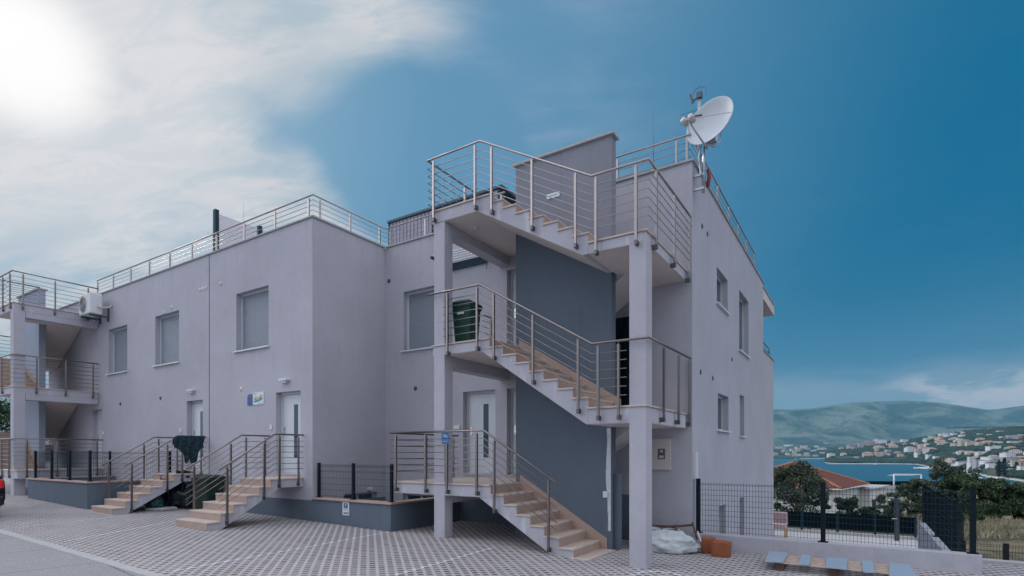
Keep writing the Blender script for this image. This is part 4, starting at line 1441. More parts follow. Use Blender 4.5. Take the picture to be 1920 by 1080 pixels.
def dish(label, c, n, D, mount, arm=.55, small=False, lnb_at=None, foot_at=None):
    t = thing('satellite_dish', label, 'satellite dish', mount[0], 'satellite dishes')
    c, n = Vector(c), Vector(n).normalized()
    R0 = D / 2
    prof = [(R0 * i / 10, .16 * D * (i / 10) ** 2) for i in range(11)] + [(R0 + .012, .16 * D + .004), (R0 + .012, .16 * D - .014)]
    prof += [(R0 * i / 10, .16 * D * (i / 10) ** 2 - .016) for i in range(10, -1, -1)]
    MB().lathe(prof, c - n * (.16 * D), n, 48).out('reflector', 'dish_paint', t, smooth=True)
    dn = Vector((0, 0, -1)) - n * n.dot(Vector((0, 0, -1)))
    dn.normalize()
    side = n.cross(dn).normalized()
    foot = c + dn * (R0 * .96) - n * .06
    lnb = c + n * (arm * D * 1.05) + dn * (R0 * .28)
    lnb = lnb if lnb_at is None else Vector(lnb_at)
    foot = foot if foot_at is None else Vector(foot_at)
    MB().tube([foot - n * .05, foot + (lnb - foot) * .12, lnb], .02, 8).out('feed_arm', 'galvanised', t, smooth=True)
    if not small:
        b = MB()
        for s in (-1, 1):
            b.tube([c + side * (s * R0 * .93) + dn * (.1 * R0), lnb + side * (s * .03)], .007, 6) if s > 0 else b.tube([c + side * (s * R0 * .80) + dn * (R0 * .5), lnb], .007, 6)
        b.out('stay', 'galvanised', t)
        for s in (-.075, .075):
            q = lnb + side * s
            MB().lathe([(0, -.09), (.05, -.09), (.055, 0), (.05, .06), (0, .06)], q, n, 16).out('receiver', 'box_cream', t, smooth=True)
        MB().tube([lnb + side * .14, lnb + side * .26 - n * .05], .018, 8).out('clamp', 'steel_dark', t)
        b = MB()
        bp = c - n * (.16 * D + .06)
        b.obox(bp + dn * (.2 * R0), side, dn, n, .09, .26, .05)
        b.obox(bp + dn * (.45 * R0) - n * .04, side, dn, n, .05, .16, .06)
        b.out('back_bracket', 'galvanised', t, bevel=.01)
    b = MB().tube(mount, .028 if not small else .02, 10)
    b.out('mast', 'galvanised', t, smooth=True)
    return t


DC = wpt(.3625 * 10.55, 10.55, 8.175)
vw_ = (DC - Vector((0, 0, EYE))).normalized()
rt_ = vw_.cross(Vector((0, 0, 1))).normalized()
up_ = rt_.cross(vw_)
dn_ = vw_ * -.616 + (rt_ * -.588 + up_ * .809) * .788
mb_ = Vector((-2.62, 11.06, 6.86))
dd = dish('large white satellite dish on a bracket at the top corner of the right-hand wall', DC, dn_, .94,
          [mb_, Vector((-2.62, 11.06, 7.55)), Vector((-2.60, 11.08, 7.78)), DC - dn_.normalized() * .24 + Vector((0, 0, -.18))],
          lnb_at=wpt(.3235 * 10.2, 10.2, 7.98), foot_at=wpt(.357 * 10.5, 10.5, 7.64))
b = MB()
for z in (6.95, 7.22):
    b.box(UR, -2.60, 11.03, 11.09, z - .02, z + .02)
b.tube([(-2.66, 11.0, 7.2), (-2.70, 11.02, 7.55), (-2.63, 11.05, 7.95)], .016, 8)
b.out('wall_bracket', 'galvanised', dd)
cb = DC - dn_.normalized() * .3
pts = [DC + dn_.normalized() * -.2 + Vector((0, 0, -.45)), cb + Vector((.08, 0, -.62)), cb + Vector((.28, .05, -.52)), cb + Vector((.26, .1, -.3))]
pts = [Vector(mb_) + Vector((.05, -.02, .95)), Vector(mb_) + Vector((.20, .0, .86)), Vector(mb_) + Vector((.32, .05, .96)), Vector(mb_) + Vector((.30, .1, 1.2))]
MB().tube(pts, .012, 8).out('cable', 'cord_white', dd, smooth=True)
MB().tube([(-2.56, 11.15, 7.0), (-2.54, 11.2, 7.2), (-2.56, 11.2, 7.36)], .035, 10).out('float', 'float_red', dd, smooth=True)
dish('small satellite dish seen edge on, on the roof behind the far stair tower', (-25.0, 8.6 + .6, 7.5), (-.75, -.62, .25), .95, [(-24.7, 9.5, 6.72), (-24.7, 9.5, 7.4), (-24.95, 9.25, 7.5)], small=True)

an = thing('roof_antenna', 'aerial mast with a small cross aerial rising behind the large dish', 'antenna', (-2.75, 11.4, TOP))
AZ = -.28
MB().tube([(-2.78, 11.4, TOP), (-2.78, 11.4, 9.28 + AZ)], .03, 10).out('mast', 'galvanised', an, smooth=True)
b = MB()
b.obox((-2.78, 11.4, 9.30 + AZ), (1, 0, 0), (0, 1, 0), (0, 0, 1), .05, .05, .06)
b.tube([(-2.90, 11.35, 9.16 + AZ), (-2.95, 11.33, 9.34 + AZ)], .025, 8)
b.tube([(-2.92, 11.35, 9.2 + AZ), (-2.78, 11.4, 9.28 + AZ)], .02, 8)
ring = [(-2.78 + .14 * math.cos(a), 11.4, 9.33 + AZ + .14 * math.sin(a)) for a in np.linspace(-.5, 3.3, 14)]
b.tube(ring, .006, 6)
b.out('head', 'steel_dark', an)
b = MB()
for k in range(4):
    z = 9.0 + AZ - .07 * k
    b.tube([(-3.15, 11.3, z - .03), (-2.45, 11.5, z + .06)], .005, 5)
b.out('rods', 'steel_dark', an)

# air conditioner on the front wall
ac = thing('air_conditioner', 'white outdoor air conditioning unit on the front wall beside the far stair tower', 'air conditioner', (-22.9, VF - .3, 6.6))
MB().box(-23.35, -22.4, VF - .62, VF - .25, 6.58, 7.30).out('casing', 'white_metal', ac, bevel=.03)
b = MB().lathe([(.27, 0), (.29, .012), (.30, 0)], (-23.0, VF - .625, 6.94), (0, -1, 0), 32)
for k in range(5):
    r = .05 + .05 * k
    b.tube([(-23.0 + r * math.cos(a), VF - .632, 6.94 + r * math.sin(a)) for a in np.linspace(0, 2 * math.pi, 25)], .005, 5)
b.out('fan_grille', 'box_cream', ac)
MB().lathe([(0, .004), (.26, .004), (.26, 0)], (-23.0, VF - .62, 6.94), (0, -1, 0), 32).out('fan_opening', 'steel_dark', ac)
for x in (-23.2, -22.55):
    b = MB().box(x - .02, x + .02, VF - .60, VF - .05, 6.52, 6.575)
    b.box(x - .02, x + .02, VF - .05, VF - .004, 6.4, 6.9)
    b.out('bracket', 'steel_dark', ac)
MB().tube([(-22.38, VF - .40, 6.85), (-22.3, VF - .35, 6.8), (-22.28, VF - .1, 6.85), (-22.28, VF, 6.95)], .03, 8).out('pipe', 'box_cream', ac, smooth=True)

# drying rack under the top landing
rk = thing('drying_rack', 'folding clothes drying rack fixed high on the wall beside the upper flight', 'drying rack', (-8.2, VB - .3, 6.55))
b = MB()
for k in range(5):
    y = VB - .12 - .13 * k
    b.tube([(-9.0, y, 6.62), (-7.75, y, 6.62)], .018, 8)
b.out('rail', 'white_metal', rk)
for x in (-8.95, -7.8):
    MB().box(x - .03, x + .03, VB - .72, VB - .05, 6.54, 6.60).out('bracket', 'petrol', rk)
MB().box(-9.0, -7.75, VB - .05, VB - .004, 6.42, 6.6).out('wall_plate', 'petrol', rk)
MB().tube([(-7.72, VB - .1, 6.55), (-7.70, VB - .1, 6.35), (-7.75, VB - .06, 6.25)], .012, 6).out('crank', 'steel_dark', rk)

# dark metal gate on the half landing
gt = thing('metal_gate', 'dark barred metal gate closing the opening behind the middle half landing', 'gate', (-4.4, VB + .05, M1))
b = MB()
for k in range(17):
    x = -5.0 + 1.2 * k / 16
    b.box(x - .012, x + .012, VB + .03, VB + .054, M1 + .08, 4.55)
b.out('bars', 'anthracite', gt)
b = MB()
for z in (M1 + .06, 3.55, 4.58):
    b.box(-5.04, -3.76, VB + .02, VB + .065, z - .025, z + .025)
for x in (-5.03, -3.77):
    b.box(x - .02, x + .02, VB + .018, VB + .067, M1 + .02, 4.62)
b.out('frame', 'anthracite', gt)
MB().box(-5.0, -3.8, VB + .10, VB + .12, M1 + .02, 4.6).out('backing_sheet', 'petrol', gt)


# ------------------------------------------------------------------ signs
def text(body, size, m, parent, at, rx=R(90), rz=0.0, ext=.001, name='lettering', sx=1.0):
    cu = bpy.data.curves.new(name, 'FONT')
    cu.body = body
    cu.size = size
    cu.align_x = 'CENTER'
    cu.align_y = 'CENTER'
    cu.extrude = ext
    o = bpy.data.objects.new(name, cu)
    COL.objects.link(o)
    o.parent = parent
    o.location = Vector(at) - wloc(parent)
    o.rotation_euler = (rx, 0, rz)
    o.scale = (sx, 1, 1)
    cu.materials.append(MATS[m])
    bpy.context.view_layer.update()
    me = bpy.data.meshes.new_from_object(o.evaluated_get(bpy.context.evaluated_depsgraph_get()))
    q = bpy.data.objects.new(name, me)
    COL.objects.link(q)
    q.parent = parent
    q.location, q.rotation_euler, q.scale = o.location, o.rotation_euler, o.scale
    if not me.materials:
        me.materials.append(MATS[m])
    bpy.data.objects.remove(o)
    bpy.data.curves.remove(cu)
    return q


def plate(b, pts, y0, y1):
    return b.prism(pts, y0, y1, lambda s, z, w: (s, w, z))


def rrect(x0, x1, z0, z1, r, n=5):
    pts = []
    for cx_, cz_, a0 in ((x1 - r, z0 + r, -90), (x1 - r, z1 - r, 0), (x0 + r, z1 - r, 90), (x0 + r, z0 + r, 180)):
        pts += [(cx_ + r * math.cos(R(a0 + 90 * i / n)), cz_ + r * math.sin(R(a0 + 90 * i / n))) for i in range(n + 1)]
    return pts


sg = thing('wall_sign', 'dark blue sign with one rounded corner beside the picture sign on the front wall', 'sign', (-13.88, VF, 3.0))
pts = [(-14.0, 3.02), (-13.755, 3.02), (-13.755, 3.31), (-13.94, 3.31), (-13.975, 3.30), (-13.995, 3.275), (-14.0, 3.24)]
plate(MB(), pts, VF - .018, VF).out('plate', 'sign_blue', sg)
b = MB()
for x in (-13.90, -13.875, -13.85):
    b.box(x - .008, x + .008, VF - .0195, VF - .018, 3.235, 3.265)
b.out('emblem', 'sign_sea', sg)

sg = thing('wall_sign', 'pale sign with a picture of sails and sea, left of the nearest front door', 'sign', (-13.5, VF, 3.0))
MB().box(-13.745, -13.26, VF - .02, VF, 3.02, 3.345).out('plate', 'sign_white', sg)
yq = VF - .0215
b = MB()
plate(b, [(-13.71, 3.08), (-13.55, 3.085), (-13.42, 3.11), (-13.32, 3.15), (-13.30, 3.19), (-13.42, 3.155), (-13.6, 3.14), (-13.71, 3.12)], yq, yq + .001)
b.out('sea_picture', 'sign_sea', sg)
b = MB()
for k, (x, h_) in enumerate(((-13.67, .10), (-13.62, .12), (-13.565, .115), (-13.51, .085))):
    plate(b, [(x - .03, 3.145), (x + .035, 3.145), (x + .03, 3.145 + h_ * .7), (x, 3.145 + h_), (x - .025, 3.145 + h_ * .6)], yq - .001, yq)
b.out('sail_picture', 'sign_sand', sg)
b = MB()
for x, z, r in ((-13.38, 3.17, .035), (-13.34, 3.215, .04), (-13.40, 3.225, .03), (-13.44, 3.175, .03)):
    b.tube([(x + r * math.cos(a), yq - .001, z + r * math.sin(a)) for a in np.linspace(.3, 5.6, 14)], .006, 5)
plate(b, [(-13.63, 3.14), (-13.585, 3.14), (-13.60, 3.19)], yq - .002, yq - .001)
b.out('swirl_picture', 'sign_ink', sg)
b = MB()
b.box(-13.715, -13.56, yq - .0005, yq + .001, 3.30, 3.315)
b.box(-13.52, -13.285, yq - .0005, yq + .001, 3.047, 3.058)
b.out('small_print', 'sign_ink', sg)

sg = thing('parking_sign', 'small parking sign with a white P on blue on the light well wall', 'sign', (-10.05, VF - .02, .28))
yw = VF - .009
MB().box(-10.165, -9.945, yw - .012, yw, .285, .585).out('plate', 'sign_white', sg)
MB().box(-10.125, -9.985, yw - .0135, yw - .012, .455, .565).out('blue_panel', 'sign_blue', sg)
text('P', .115, 'sign_white', sg, (-10.055, yw - .0145, .510))
b = MB()
b.box(-10.14, -9.97, yw - .0135, yw - .012, .428, .438)
b.box(-10.14, -9.97, yw - .0135, yw - .012, .408, .414)
for x, w_, h_ in ((-10.13, .035, .03), (-10.09, .05, .045), (-10.035, .04, .03), (-9.99, .03, .04)):
    b.box(x, x + w_, yw - .0135, yw - .012, .315, .315 + h_)
b.out('small_print', 'sign_ink', sg)

sg = thing('number_plate', 'blue house number plate 14D hung on the lowest tower railing', 'sign', (-6.99, yo - .05, 1.86))
yp = yo - .032
plate(MB(), rrect(-7.105, -6.925, 1.915, 2.135, .022), yp, yp + .006).out('plate', 'sign_mid', sg)
plate(MB(), rrect(-7.093, -6.937, 2.005, 2.122, .018), yp - .0015, yp).out('number_panel', 'sign_blue', sg)
plate(MB(), rrect(-7.093, -6.937, 1.928, 1.988, .015), yp - .0015, yp).out('street_panel', 'sign_blue', sg)
text('14', .105, 'sign_white', sg, (-7.040, yp - .0025, 2.065), sx=.88)
text('D', .082, 'sign_white', sg, (-6.965, yp - .0025, 2.056), sx=.88)
b = MB()
for k in range(7):
    b.box(-7.083 + .020 * k, -7.069 + .020 * k, yp - .0025, yp - .0015, 1.946, 1.970 if k % 3 else 1.976)
b.out('street_lettering', 'sign_pale', sg)

sg = thing('small_plate', 'small white plate on the dark roof-level wall behind the topmost flight', 'sign', (-5.2, SPV0, 7.0))
MB().box(-5.36, -5.07, SPV0 - .02, SPV0, 6.86, 6.955).out('plate', 'sign_white', sg)
MB().box(-5.31, -5.12, SPV0 - .0215, SPV0 - .02, 6.90, 6.912).out('lettering', 'sign_ink', sg)

bx = thing('meter_cabinet', 'cream electric meter cabinet with a dark window behind the right-hand pillar', 'meter cabinet', (-3.45, VB, 1.38))
MB().box(-3.72, -3.225, VB - .05, VB, 1.385, 2.02).out('door', 'box_cream', bx, bevel=.006)
MB().box(-3.485, -3.335, VB - .053, VB - .05, 1.60, 1.815).out('window', 'glass_grey', bx)
b = MB()
b.lathe([(0, .004), (.03, .004), (.03, 0)], (-3.405, VB - .053, 1.765), (0, -1, 0), 16)
b.box(-3.455, -3.365, VB - .057, VB - .053, 1.625, 1.675)
b.out('dial', 'sign_sand', bx)

# ------------------------------------------------------------------ bins, bicycle, heap, jacket, shoes
def bin_(label, cx_, cy_, z0, w, d, hgt, rz, m, badge=True):
    t = thing('wheeled_bin', label, 'bin', (cx_, cy_, z0), 'wheeled rubbish bins')
    ca, sa = math.cos(rz), math.sin(rz)
    T = lambda x, y, z: (cx_ + ca * x - sa * y, cy_ + sa * x + ca * y, z0 + z)

    def rounded(w_, d_, r=.06, n=4):
        out = []
        for sx, sy, a0 in ((1, -1, -90), (1, 1, 0), (-1, 1, 90), (-1, -1, 180)):
            for i in range(n + 1):
                a = R(a0 + 90 * i / n)
                out.append((sx * (w_ / 2 - r) + r * math.cos(a), sy * (d_ / 2 - r) + r * math.sin(a)))
        return out
    b = MB()
    lev = [(.05, .78), (hgt * .45, .89), (hgt * .86, .98), (hgt * .86, 1.05), (hgt * .93, 1.06), (hgt * .93, .97)]
    rings = []
    for z, s in lev:
        rings.append([T(x, y, z) for x, y in rounded(w * s, d * s)])
    n = len(rings[0])
    b.v = [p for r_ in rings for p in r_]
    for i in range(len(rings) - 1):
        for j in range(n):
            b.f.append((i * n + j, i * n + (j + 1) % n, (i + 1) * n + (j + 1) % n, (i + 1) * n + j))
    b.f.append(tuple(range(n))[::-1])
    b.out('body', m, t)
    b = MB()
    rr = rounded(w * 1.1, d * 1.1)
    r2 = rounded(w * .7, d * .7)
    n = len(rr)
    b.v = [T(x, y, hgt * .935) for x, y in rr] + [T(x, y, hgt * .97) for x, y in rr] + [T(x, y, hgt * 1.03) for x, y in r2]
    b.f = [tuple(range(n))[::-1], tuple(2 * n + j for j in range(n))]
    for i in range(2):
        for j in range(n):
            b.f.append((i * n + j, i * n + (j + 1) % n, (i + 1) * n + (j + 1) % n, (i + 1) * n + j))
    b.out('lid', m, t, bevel=.008)
    b = MB().tube([T(-w * .4, d * .52, hgt * .9), T(-w * .4, d * .66, hgt * .95), T(w * .4, d * .66, hgt * .95), T(w * .4, d * .52, hgt * .9)], .018, 8)
    b.out('handle', m, t)
    for s in (-1, 1):
        c0 = Vector(T(s * w * .42, d * .40, .10))
        ax = Vector((ca, sa, 0))
        MB().lathe([(0, -.025), (.08, -.025), (.10, -.012), (.10, .012), (.08, .025), (0, .025)], c0, ax, 20).out('wheel', 'rubber', t)
    if badge:
        b = MB()
        p = [T(-.08, -d * .497, hgt * .70), T(.08, -d * .497, hgt * .70), T(.08, -d * .503, hgt * .75), T(-.08, -d * .503, hgt * .75)]
        b.quad(*p)
        b.out('badge', 'sign_white', t, fix=False)
    return t


bin_('dark green wheeled bin on the first floor landing behind the middle tower railing', -7.02, 9.15, L1, .46, .52, .95, R(8), 'bin_green')
bin_('olive green wheeled bin on the paving between the two flights of front steps', -15.15, 8.1, gz(-15.2), .56, .62, .96, R(14), 'bin_olive', False)

bk = thing('bicycle', 'bicycle parked in the shadow under the farther front steps', 'bicycle', (-15.95, 7.3, gz(-15.9)))
zb = gz(-15.95)
WA, WB = Vector((-16.62, 7.42, zb + .34)), Vector((-16.0, 8.22, zb + .34))
bd = (WB - WA).normalized()
bs = Vector((-bd.y, bd.x, 0))
for w_ in (WA, WB):
    rg = [w_ + bd * (.33 * math.cos(a)) + Vector((0, 0, .33 * math.sin(a))) for a in np.linspace(0, 2 * math.pi, 33)]
    wh = MB().tube(rg, .022, 8, cap=False).out('wheel', 'rubber', bk, smooth=True)
    b = MB()
    for k in range(14):
        a = math.pi * 2 * k / 14
        b.tube([w_, w_ + bd * (.31 * math.cos(a)) + Vector((0, 0, .31 * math.sin(a)))], .0025, 4)
    b.lathe([(0, -.04), (.025, -.04), (.025, .04), (0, .04)], w_, bs, 10)
    b.out('spokes', 'steel_dark', wh)
up = Vector((0, 0, 1))
bb = WA + bd * .58 + up * -.05
st = bb - bd * .0 + bd * .12 + up * .50
hd = WA + bd * .12 + up * .50
b = MB()
for a_, c_ in ((bb, st), (bb, hd), (st + up * -.05, hd + up * .02), (bb, WB), (st + up * -.06, WB), (hd, WA)):
    b.tube([a_, c_], .016, 8)
b.out('frame', 'petrol', bk, smooth=True)
b = MB().tube([hd, hd + up * .12], .014, 8)
b.tube([hd + up * .12 - bs * .3 + bd * .1, hd + up * .12 - bs * .2, hd + up * .12 + bs * .2, hd + up * .12 + bs * .3 + bd * .1], .012, 8)
b.out('handlebar', 'steel_dark', bk, smooth=True)
b = MB().tube([st, st + up * .1], .014, 8)
b.obox(st + up * .12, bd, bs, up, .13, .06, .03)
b.out('saddle', 'black', bk, bevel=.02)


def blob(name, m, c, rx, ry, rz_, seed, amp=.25, fr=2.2, n=28, flat=True, parent=None, ang=0.0):
    b = MB()
    ca, sa = math.cos(ang), math.sin(ang)
    for i in range(n + 1):
        th = math.pi * i / n
        for j in range(2 * n):
            ph = math.pi * j / n
            d = Vector((math.sin(th) * math.cos(ph), math.sin(th) * math.sin(ph), math.cos(th)))
            k = 1 + amp * noise.fractal(d * fr + Vector((seed, 0, 0)), 1, 2, 4) + amp * .35 * abs(noise.noise(d * fr * 2.6 + Vector((0, seed, 0))))
            x, y, z = d.x * rx * k, d.y * ry * k, d.z * rz_ * k
            if flat:
                z = max(z, -rz_ * .55)
            b.v.append((c[0] + ca * x - sa * y, c[1] + sa * x + ca * y, c[2] + z + (rz_ * .55 if flat else 0)))
    for i in range(n):
        for j in range(2 * n):
            b.f.append((i * 2 * n + j, (i + 1) * 2 * n + j, (i + 1) * 2 * n + (j + 1) % (2 * n), i * 2 * n + (j + 1) % (2 * n)))
    return b.out(name, m, parent, smooth=True)


tag(blob('tarpaulin', 'tarp', (-16.75, 8.05, gz(-16.9)), .75, .40, .40, 3.0, .35, 2.0), 'dark crumpled tarpaulin thrown over things under the farther front steps', 'tarpaulin')
tag(blob('rubbish_bag', 'bag_green', (-16.45, 7.35, gz(-16.2) + .07), .19, .19, .2, 8.0, .2, 2.5), 'dark teal rubbish bag standing on a pale slab under the farther steps', 'bag')
b = MB().prism([(-16.75, 7.2), (-16.4, 7.05), (-15.95, 7.3), (-16.0, 7.7), (-16.4, 7.8), (-16.8, 7.55)], gz(-16.3) + .001, gz(-16.3) + .07, lambda s, z, w: (s, z, w))
tag(b.out('stone_slab', 'concrete', bevel=.02), 'flat pale stone slab lying under the farther front steps', 'slab')

# jacket slung over the handrail
xr = -16.08
b = MB()
nu, nv = 40, 26
outer = [(0, .26), (.10, .40), (.24, .50), (.29, .56), (.32, .76), (.44, .80), (.50, .70), (.54, .62), (.58, .80), (.70, .78), (.74, .44), (.82, .34), (.93, .36), (1.0, .22)]
for side in (0, 1):
    for i in range(nu + 1):
        u_ = i / nu
        ln_ = np.interp(u_, [p[0] for p in outer], [p[1] for p in outer]) * (1 if side == 0 else .75)
        for j in range(nv + 1):
            v_ = j / nv
            y = 7.62 + .86 * u_ - (.10 * v_ if u_ > .9 else 0) + .05 * v_ * math.sin(u_ * 9)
            off = (.03 + .02 * noise.noise(Vector((u_ * 9, v_ * 2.5, side * 5))) + .012 * math.sin(u_ * 26 + v_ * 2))
            x = xr + (off if side == 0 else -off) * min(1, .25 + v_ * 4) * (1.0 if v_ > 0 else 0.0)
            zrail = np.interp(y, [6.42, 7.74, 9], [1.38, 2.19, 2.19]) + .028
            z = zrail - ln_ * v_ + .012 * math.sin(u_ * 22) * v_
            b.v.append((x, y, z))
    o_ = side * (nu + 1) * (nv + 1)
    for i in range(nu):
        for j in range(nv):
            q = o_ + i * (nv + 1) + j
            b.f.append((q, q + nv + 1, q + nv + 2, q + 1))
jk = b.out('jacket', 'camo_cloth', smooth=True, fix=False)
md = jk.modifiers.new('thick', 'SOLIDIFY')
md.thickness = .018
tag(jk, 'dark camouflage jacket slung over the railing of the farther front steps', 'jacket')
for k, (y, lab) in enumerate(((8.02, 'dark shoe on the landing below the hanging jacket, nearer the steps'), (8.22, 'dark shoe on the landing below the hanging jacket, nearer the door'))):
    b = MB()
    for i in range(9):
        s_ = i / 8
        w_ = .035 + .018 * math.sin(s_ * 3.0)
        hh_ = .05 + .055 * (1 - s_) ** 1.5
        for j in range(8):
            a = 2 * math.pi * j / 8
            b.v.append((-16.45 + w_ * math.cos(a), y - .14 + .28 * s_ * .9, 1.142 + max(0, hh_ * .5 + hh_ * .5 * math.sin(a))))
    for i in range(8):
        for j in range(8):
            b.f.append((i * 8 + j, i * 8 + (j + 1) % 8, (i + 1) * 8 + (j + 1) % 8, (i + 1) * 8 + j))
    b.f += [tuple(range(8)), tuple(range(64, 72))[::-1]]
    tag(b.out('shoe', 'black', smooth=True), lab, 'shoe', 'pair of shoes')

# white sack with a folded frame on it, terracotta blocks, slatted pallet with blue slabs
g0 = gz(-3)
b = blob('rubble_sack', 'sack', (-3.12, 10.28, g0), .56, .28, .25, 5.0, .22, 2.0, n=44, ang=R(18))
tag(b, 'big white plastic rubble sack lying on the paving behind the right-hand pillar', 'sack')
fr = thing('folded_frame', 'dark folded frame with pale cloth lying on top of the white sack', 'frame', (-3.2, 10.55, g0 + .30))
b = MB()
b.tube([(-3.85, 10.5, g0 + .42), (-3.1, 10.6, g0 + .44), (-2.70, 10.62, g0 + .50)], .022, 8)
b.tube([(-3.85, 10.38, g0 + .33), (-3.2, 10.42, g0 + .36), (-2.95, 10.45, g0 + .40)], .028, 8)
b.tube([(-2.72, 10.62, g0 + .54), (-2.66, 10.55, g0 + .40), (-2.60, 10.48, g0 + .25)], .02, 8)
b.tube([(-3.02, 10.58, g0 + .48), (-2.98, 10.45, g0 + .34), (-2.93, 10.4, g0 + .24)], .024, 8)
b.tube([(-3.3, 10.5, g0 + .42), (-3.05, 10.38, g0 + .26)], .01, 6)
b.out('rails', 'wood_dark', fr, smooth=True)
b = MB()
for i in range(13):
    for j in range(6):
        x = -3.85 + .9 * i / 12
        b.v.append((x, 10.36 + .24 * j / 5, g0 + .36 + .05 * noise.noise(Vector((x * 5, j * .9, 1))) + .012 * j))
for i in range(12):
    for j in range(5):
        q = i * 6 + j
        b.f.append((q, q + 6, q + 7, q + 1))
o = b.out('cloth', 'sack', fr, smooth=True, fix=False)
o.modifiers.new('thick', 'SOLIDIFY').thickness = .012
MB().tube([(-2.60, 10.52, g0 + .40), (-2.52, 10.46, g0 + .22)], .012, 6).out('pale_tube', 'white_metal', fr)


def block(label, x, y, rz, w, d, hgt):
    z0 = gz(x)
    ca, sa = math.cos(rz), math.sin(rz)
    b = MB()
    for (lz, s, dx_) in ((0, .90, 0), (hgt * .1, .96, 0), (hgt * .75, 1.0, .0), (hgt * .93, .97, .0), (hgt, .84, .01)):
        for i in range(20):
            a = 2 * math.pi * i / 20
            cx_, cy_ = math.cos(a), math.sin(a)
            k = 1 / max(abs(cx_), abs(cy_)) ** .82
            px, py = cx_ * k * w / 2 * s + dx_, cy_ * k * d / 2 * s
            b.v.append((x + ca * px - sa * py, y + sa * px + ca * py, z0 + lz + .008 * noise.noise(Vector((a * 2, lz * 9, x)))))
    for i in range(4):
        for j in range(20):
            b.f.append((i * 20 + j, i * 20 + (j + 1) % 20, (i + 1) * 20 + (j + 1) % 20, (i + 1) * 20 + j))
    b.f += [tuple(range(20))[::-1], tuple(range(80, 100))]
    tag(b.out('terracotta_block', 'terracotta', bevel=.006), label, 'block', 'terracotta blocks')


block('terracotta block standing nearer the white sack, half hidden by its neighbour', -2.42, 10.60, R(12), .27, .24, .29)
block('terracotta block standing in front, nearer the slatted pallet', -2.14, 10.36, R(-6), .33, .24, .28)

pl = thing('slatted_pallet', 'low pallet of pale wooden slats along the foot of the retaining wall', 'pallet', (-.35, 9.95, gz(0)))
b = MB()
for k in range(6):
    y = 9.62 + .136 * k
    b.box(-1.30, .66, y - .034, y + .034, -.034, -.021)
b.out('slats', 'wood_slat', pl, bevel=.003)
for x in (-1.1, -.35, .42):
    MB().box(x - .06, x + .06, 9.60, 10.3, -.168, -.031).out('bearer', 'wood_dark', pl)
tiles = [((-1.30, 9.48), (-1.36, 10.50), (-1.07, 10.52), (-1.04, 9.57), 'first bluish slab on the slatted pallet, nearest the terracotta blocks'),
         ((-.83, 9.50), (-.85, 10.46), (-.71, 10.49), (-.68, 9.56), 'narrow bluish slab second along the slatted pallet'),
         ((-.46, 9.50), (-.48, 10.38), (-.19, 10.40), (-.18, 9.50), 'wide bluish slab in the middle of the slatted pallet'),
         ((.02, 9.42), (.0, 10.42), (.15, 10.42), (.17, 9.46), 'narrow bluish slab fourth along the slatted pallet'),
         ((.33, 9.30), (.37, 10.41), (.62, 10.42), (.66, 9.40), 'last bluish slab on the slatted pallet, at its right-hand end')]
for i, (a, c, d, e_, lab) in enumerate(tiles):
    z = -.018
    b = MB().add([(*a, z), (*e_, z), (*d, z + .0), (*c, z + .0), (*a, z + .022), (*e_, z + .022), (*d, z + .022), (*c, z + .022)],
                 [(0, 3, 2, 1), (4, 5, 6, 7), (0, 1, 5, 4), (1, 2, 6, 5), (2, 3, 7, 6), (3, 0, 4, 7)])
    tag(b.out('stone_tile', 'tile_blue', bevel=.004), lab, 'slab', 'bluish slabs laid on the pallet')

# ------------------------------------------------------------------ parked car at the left edge (only its tail shows)
car = thing('parked_car', 'dark parked car cut off by the left edge, its red tail lamp showing', 'car', (-19.3, 3.55, .22))
cz = gz(-17.5)


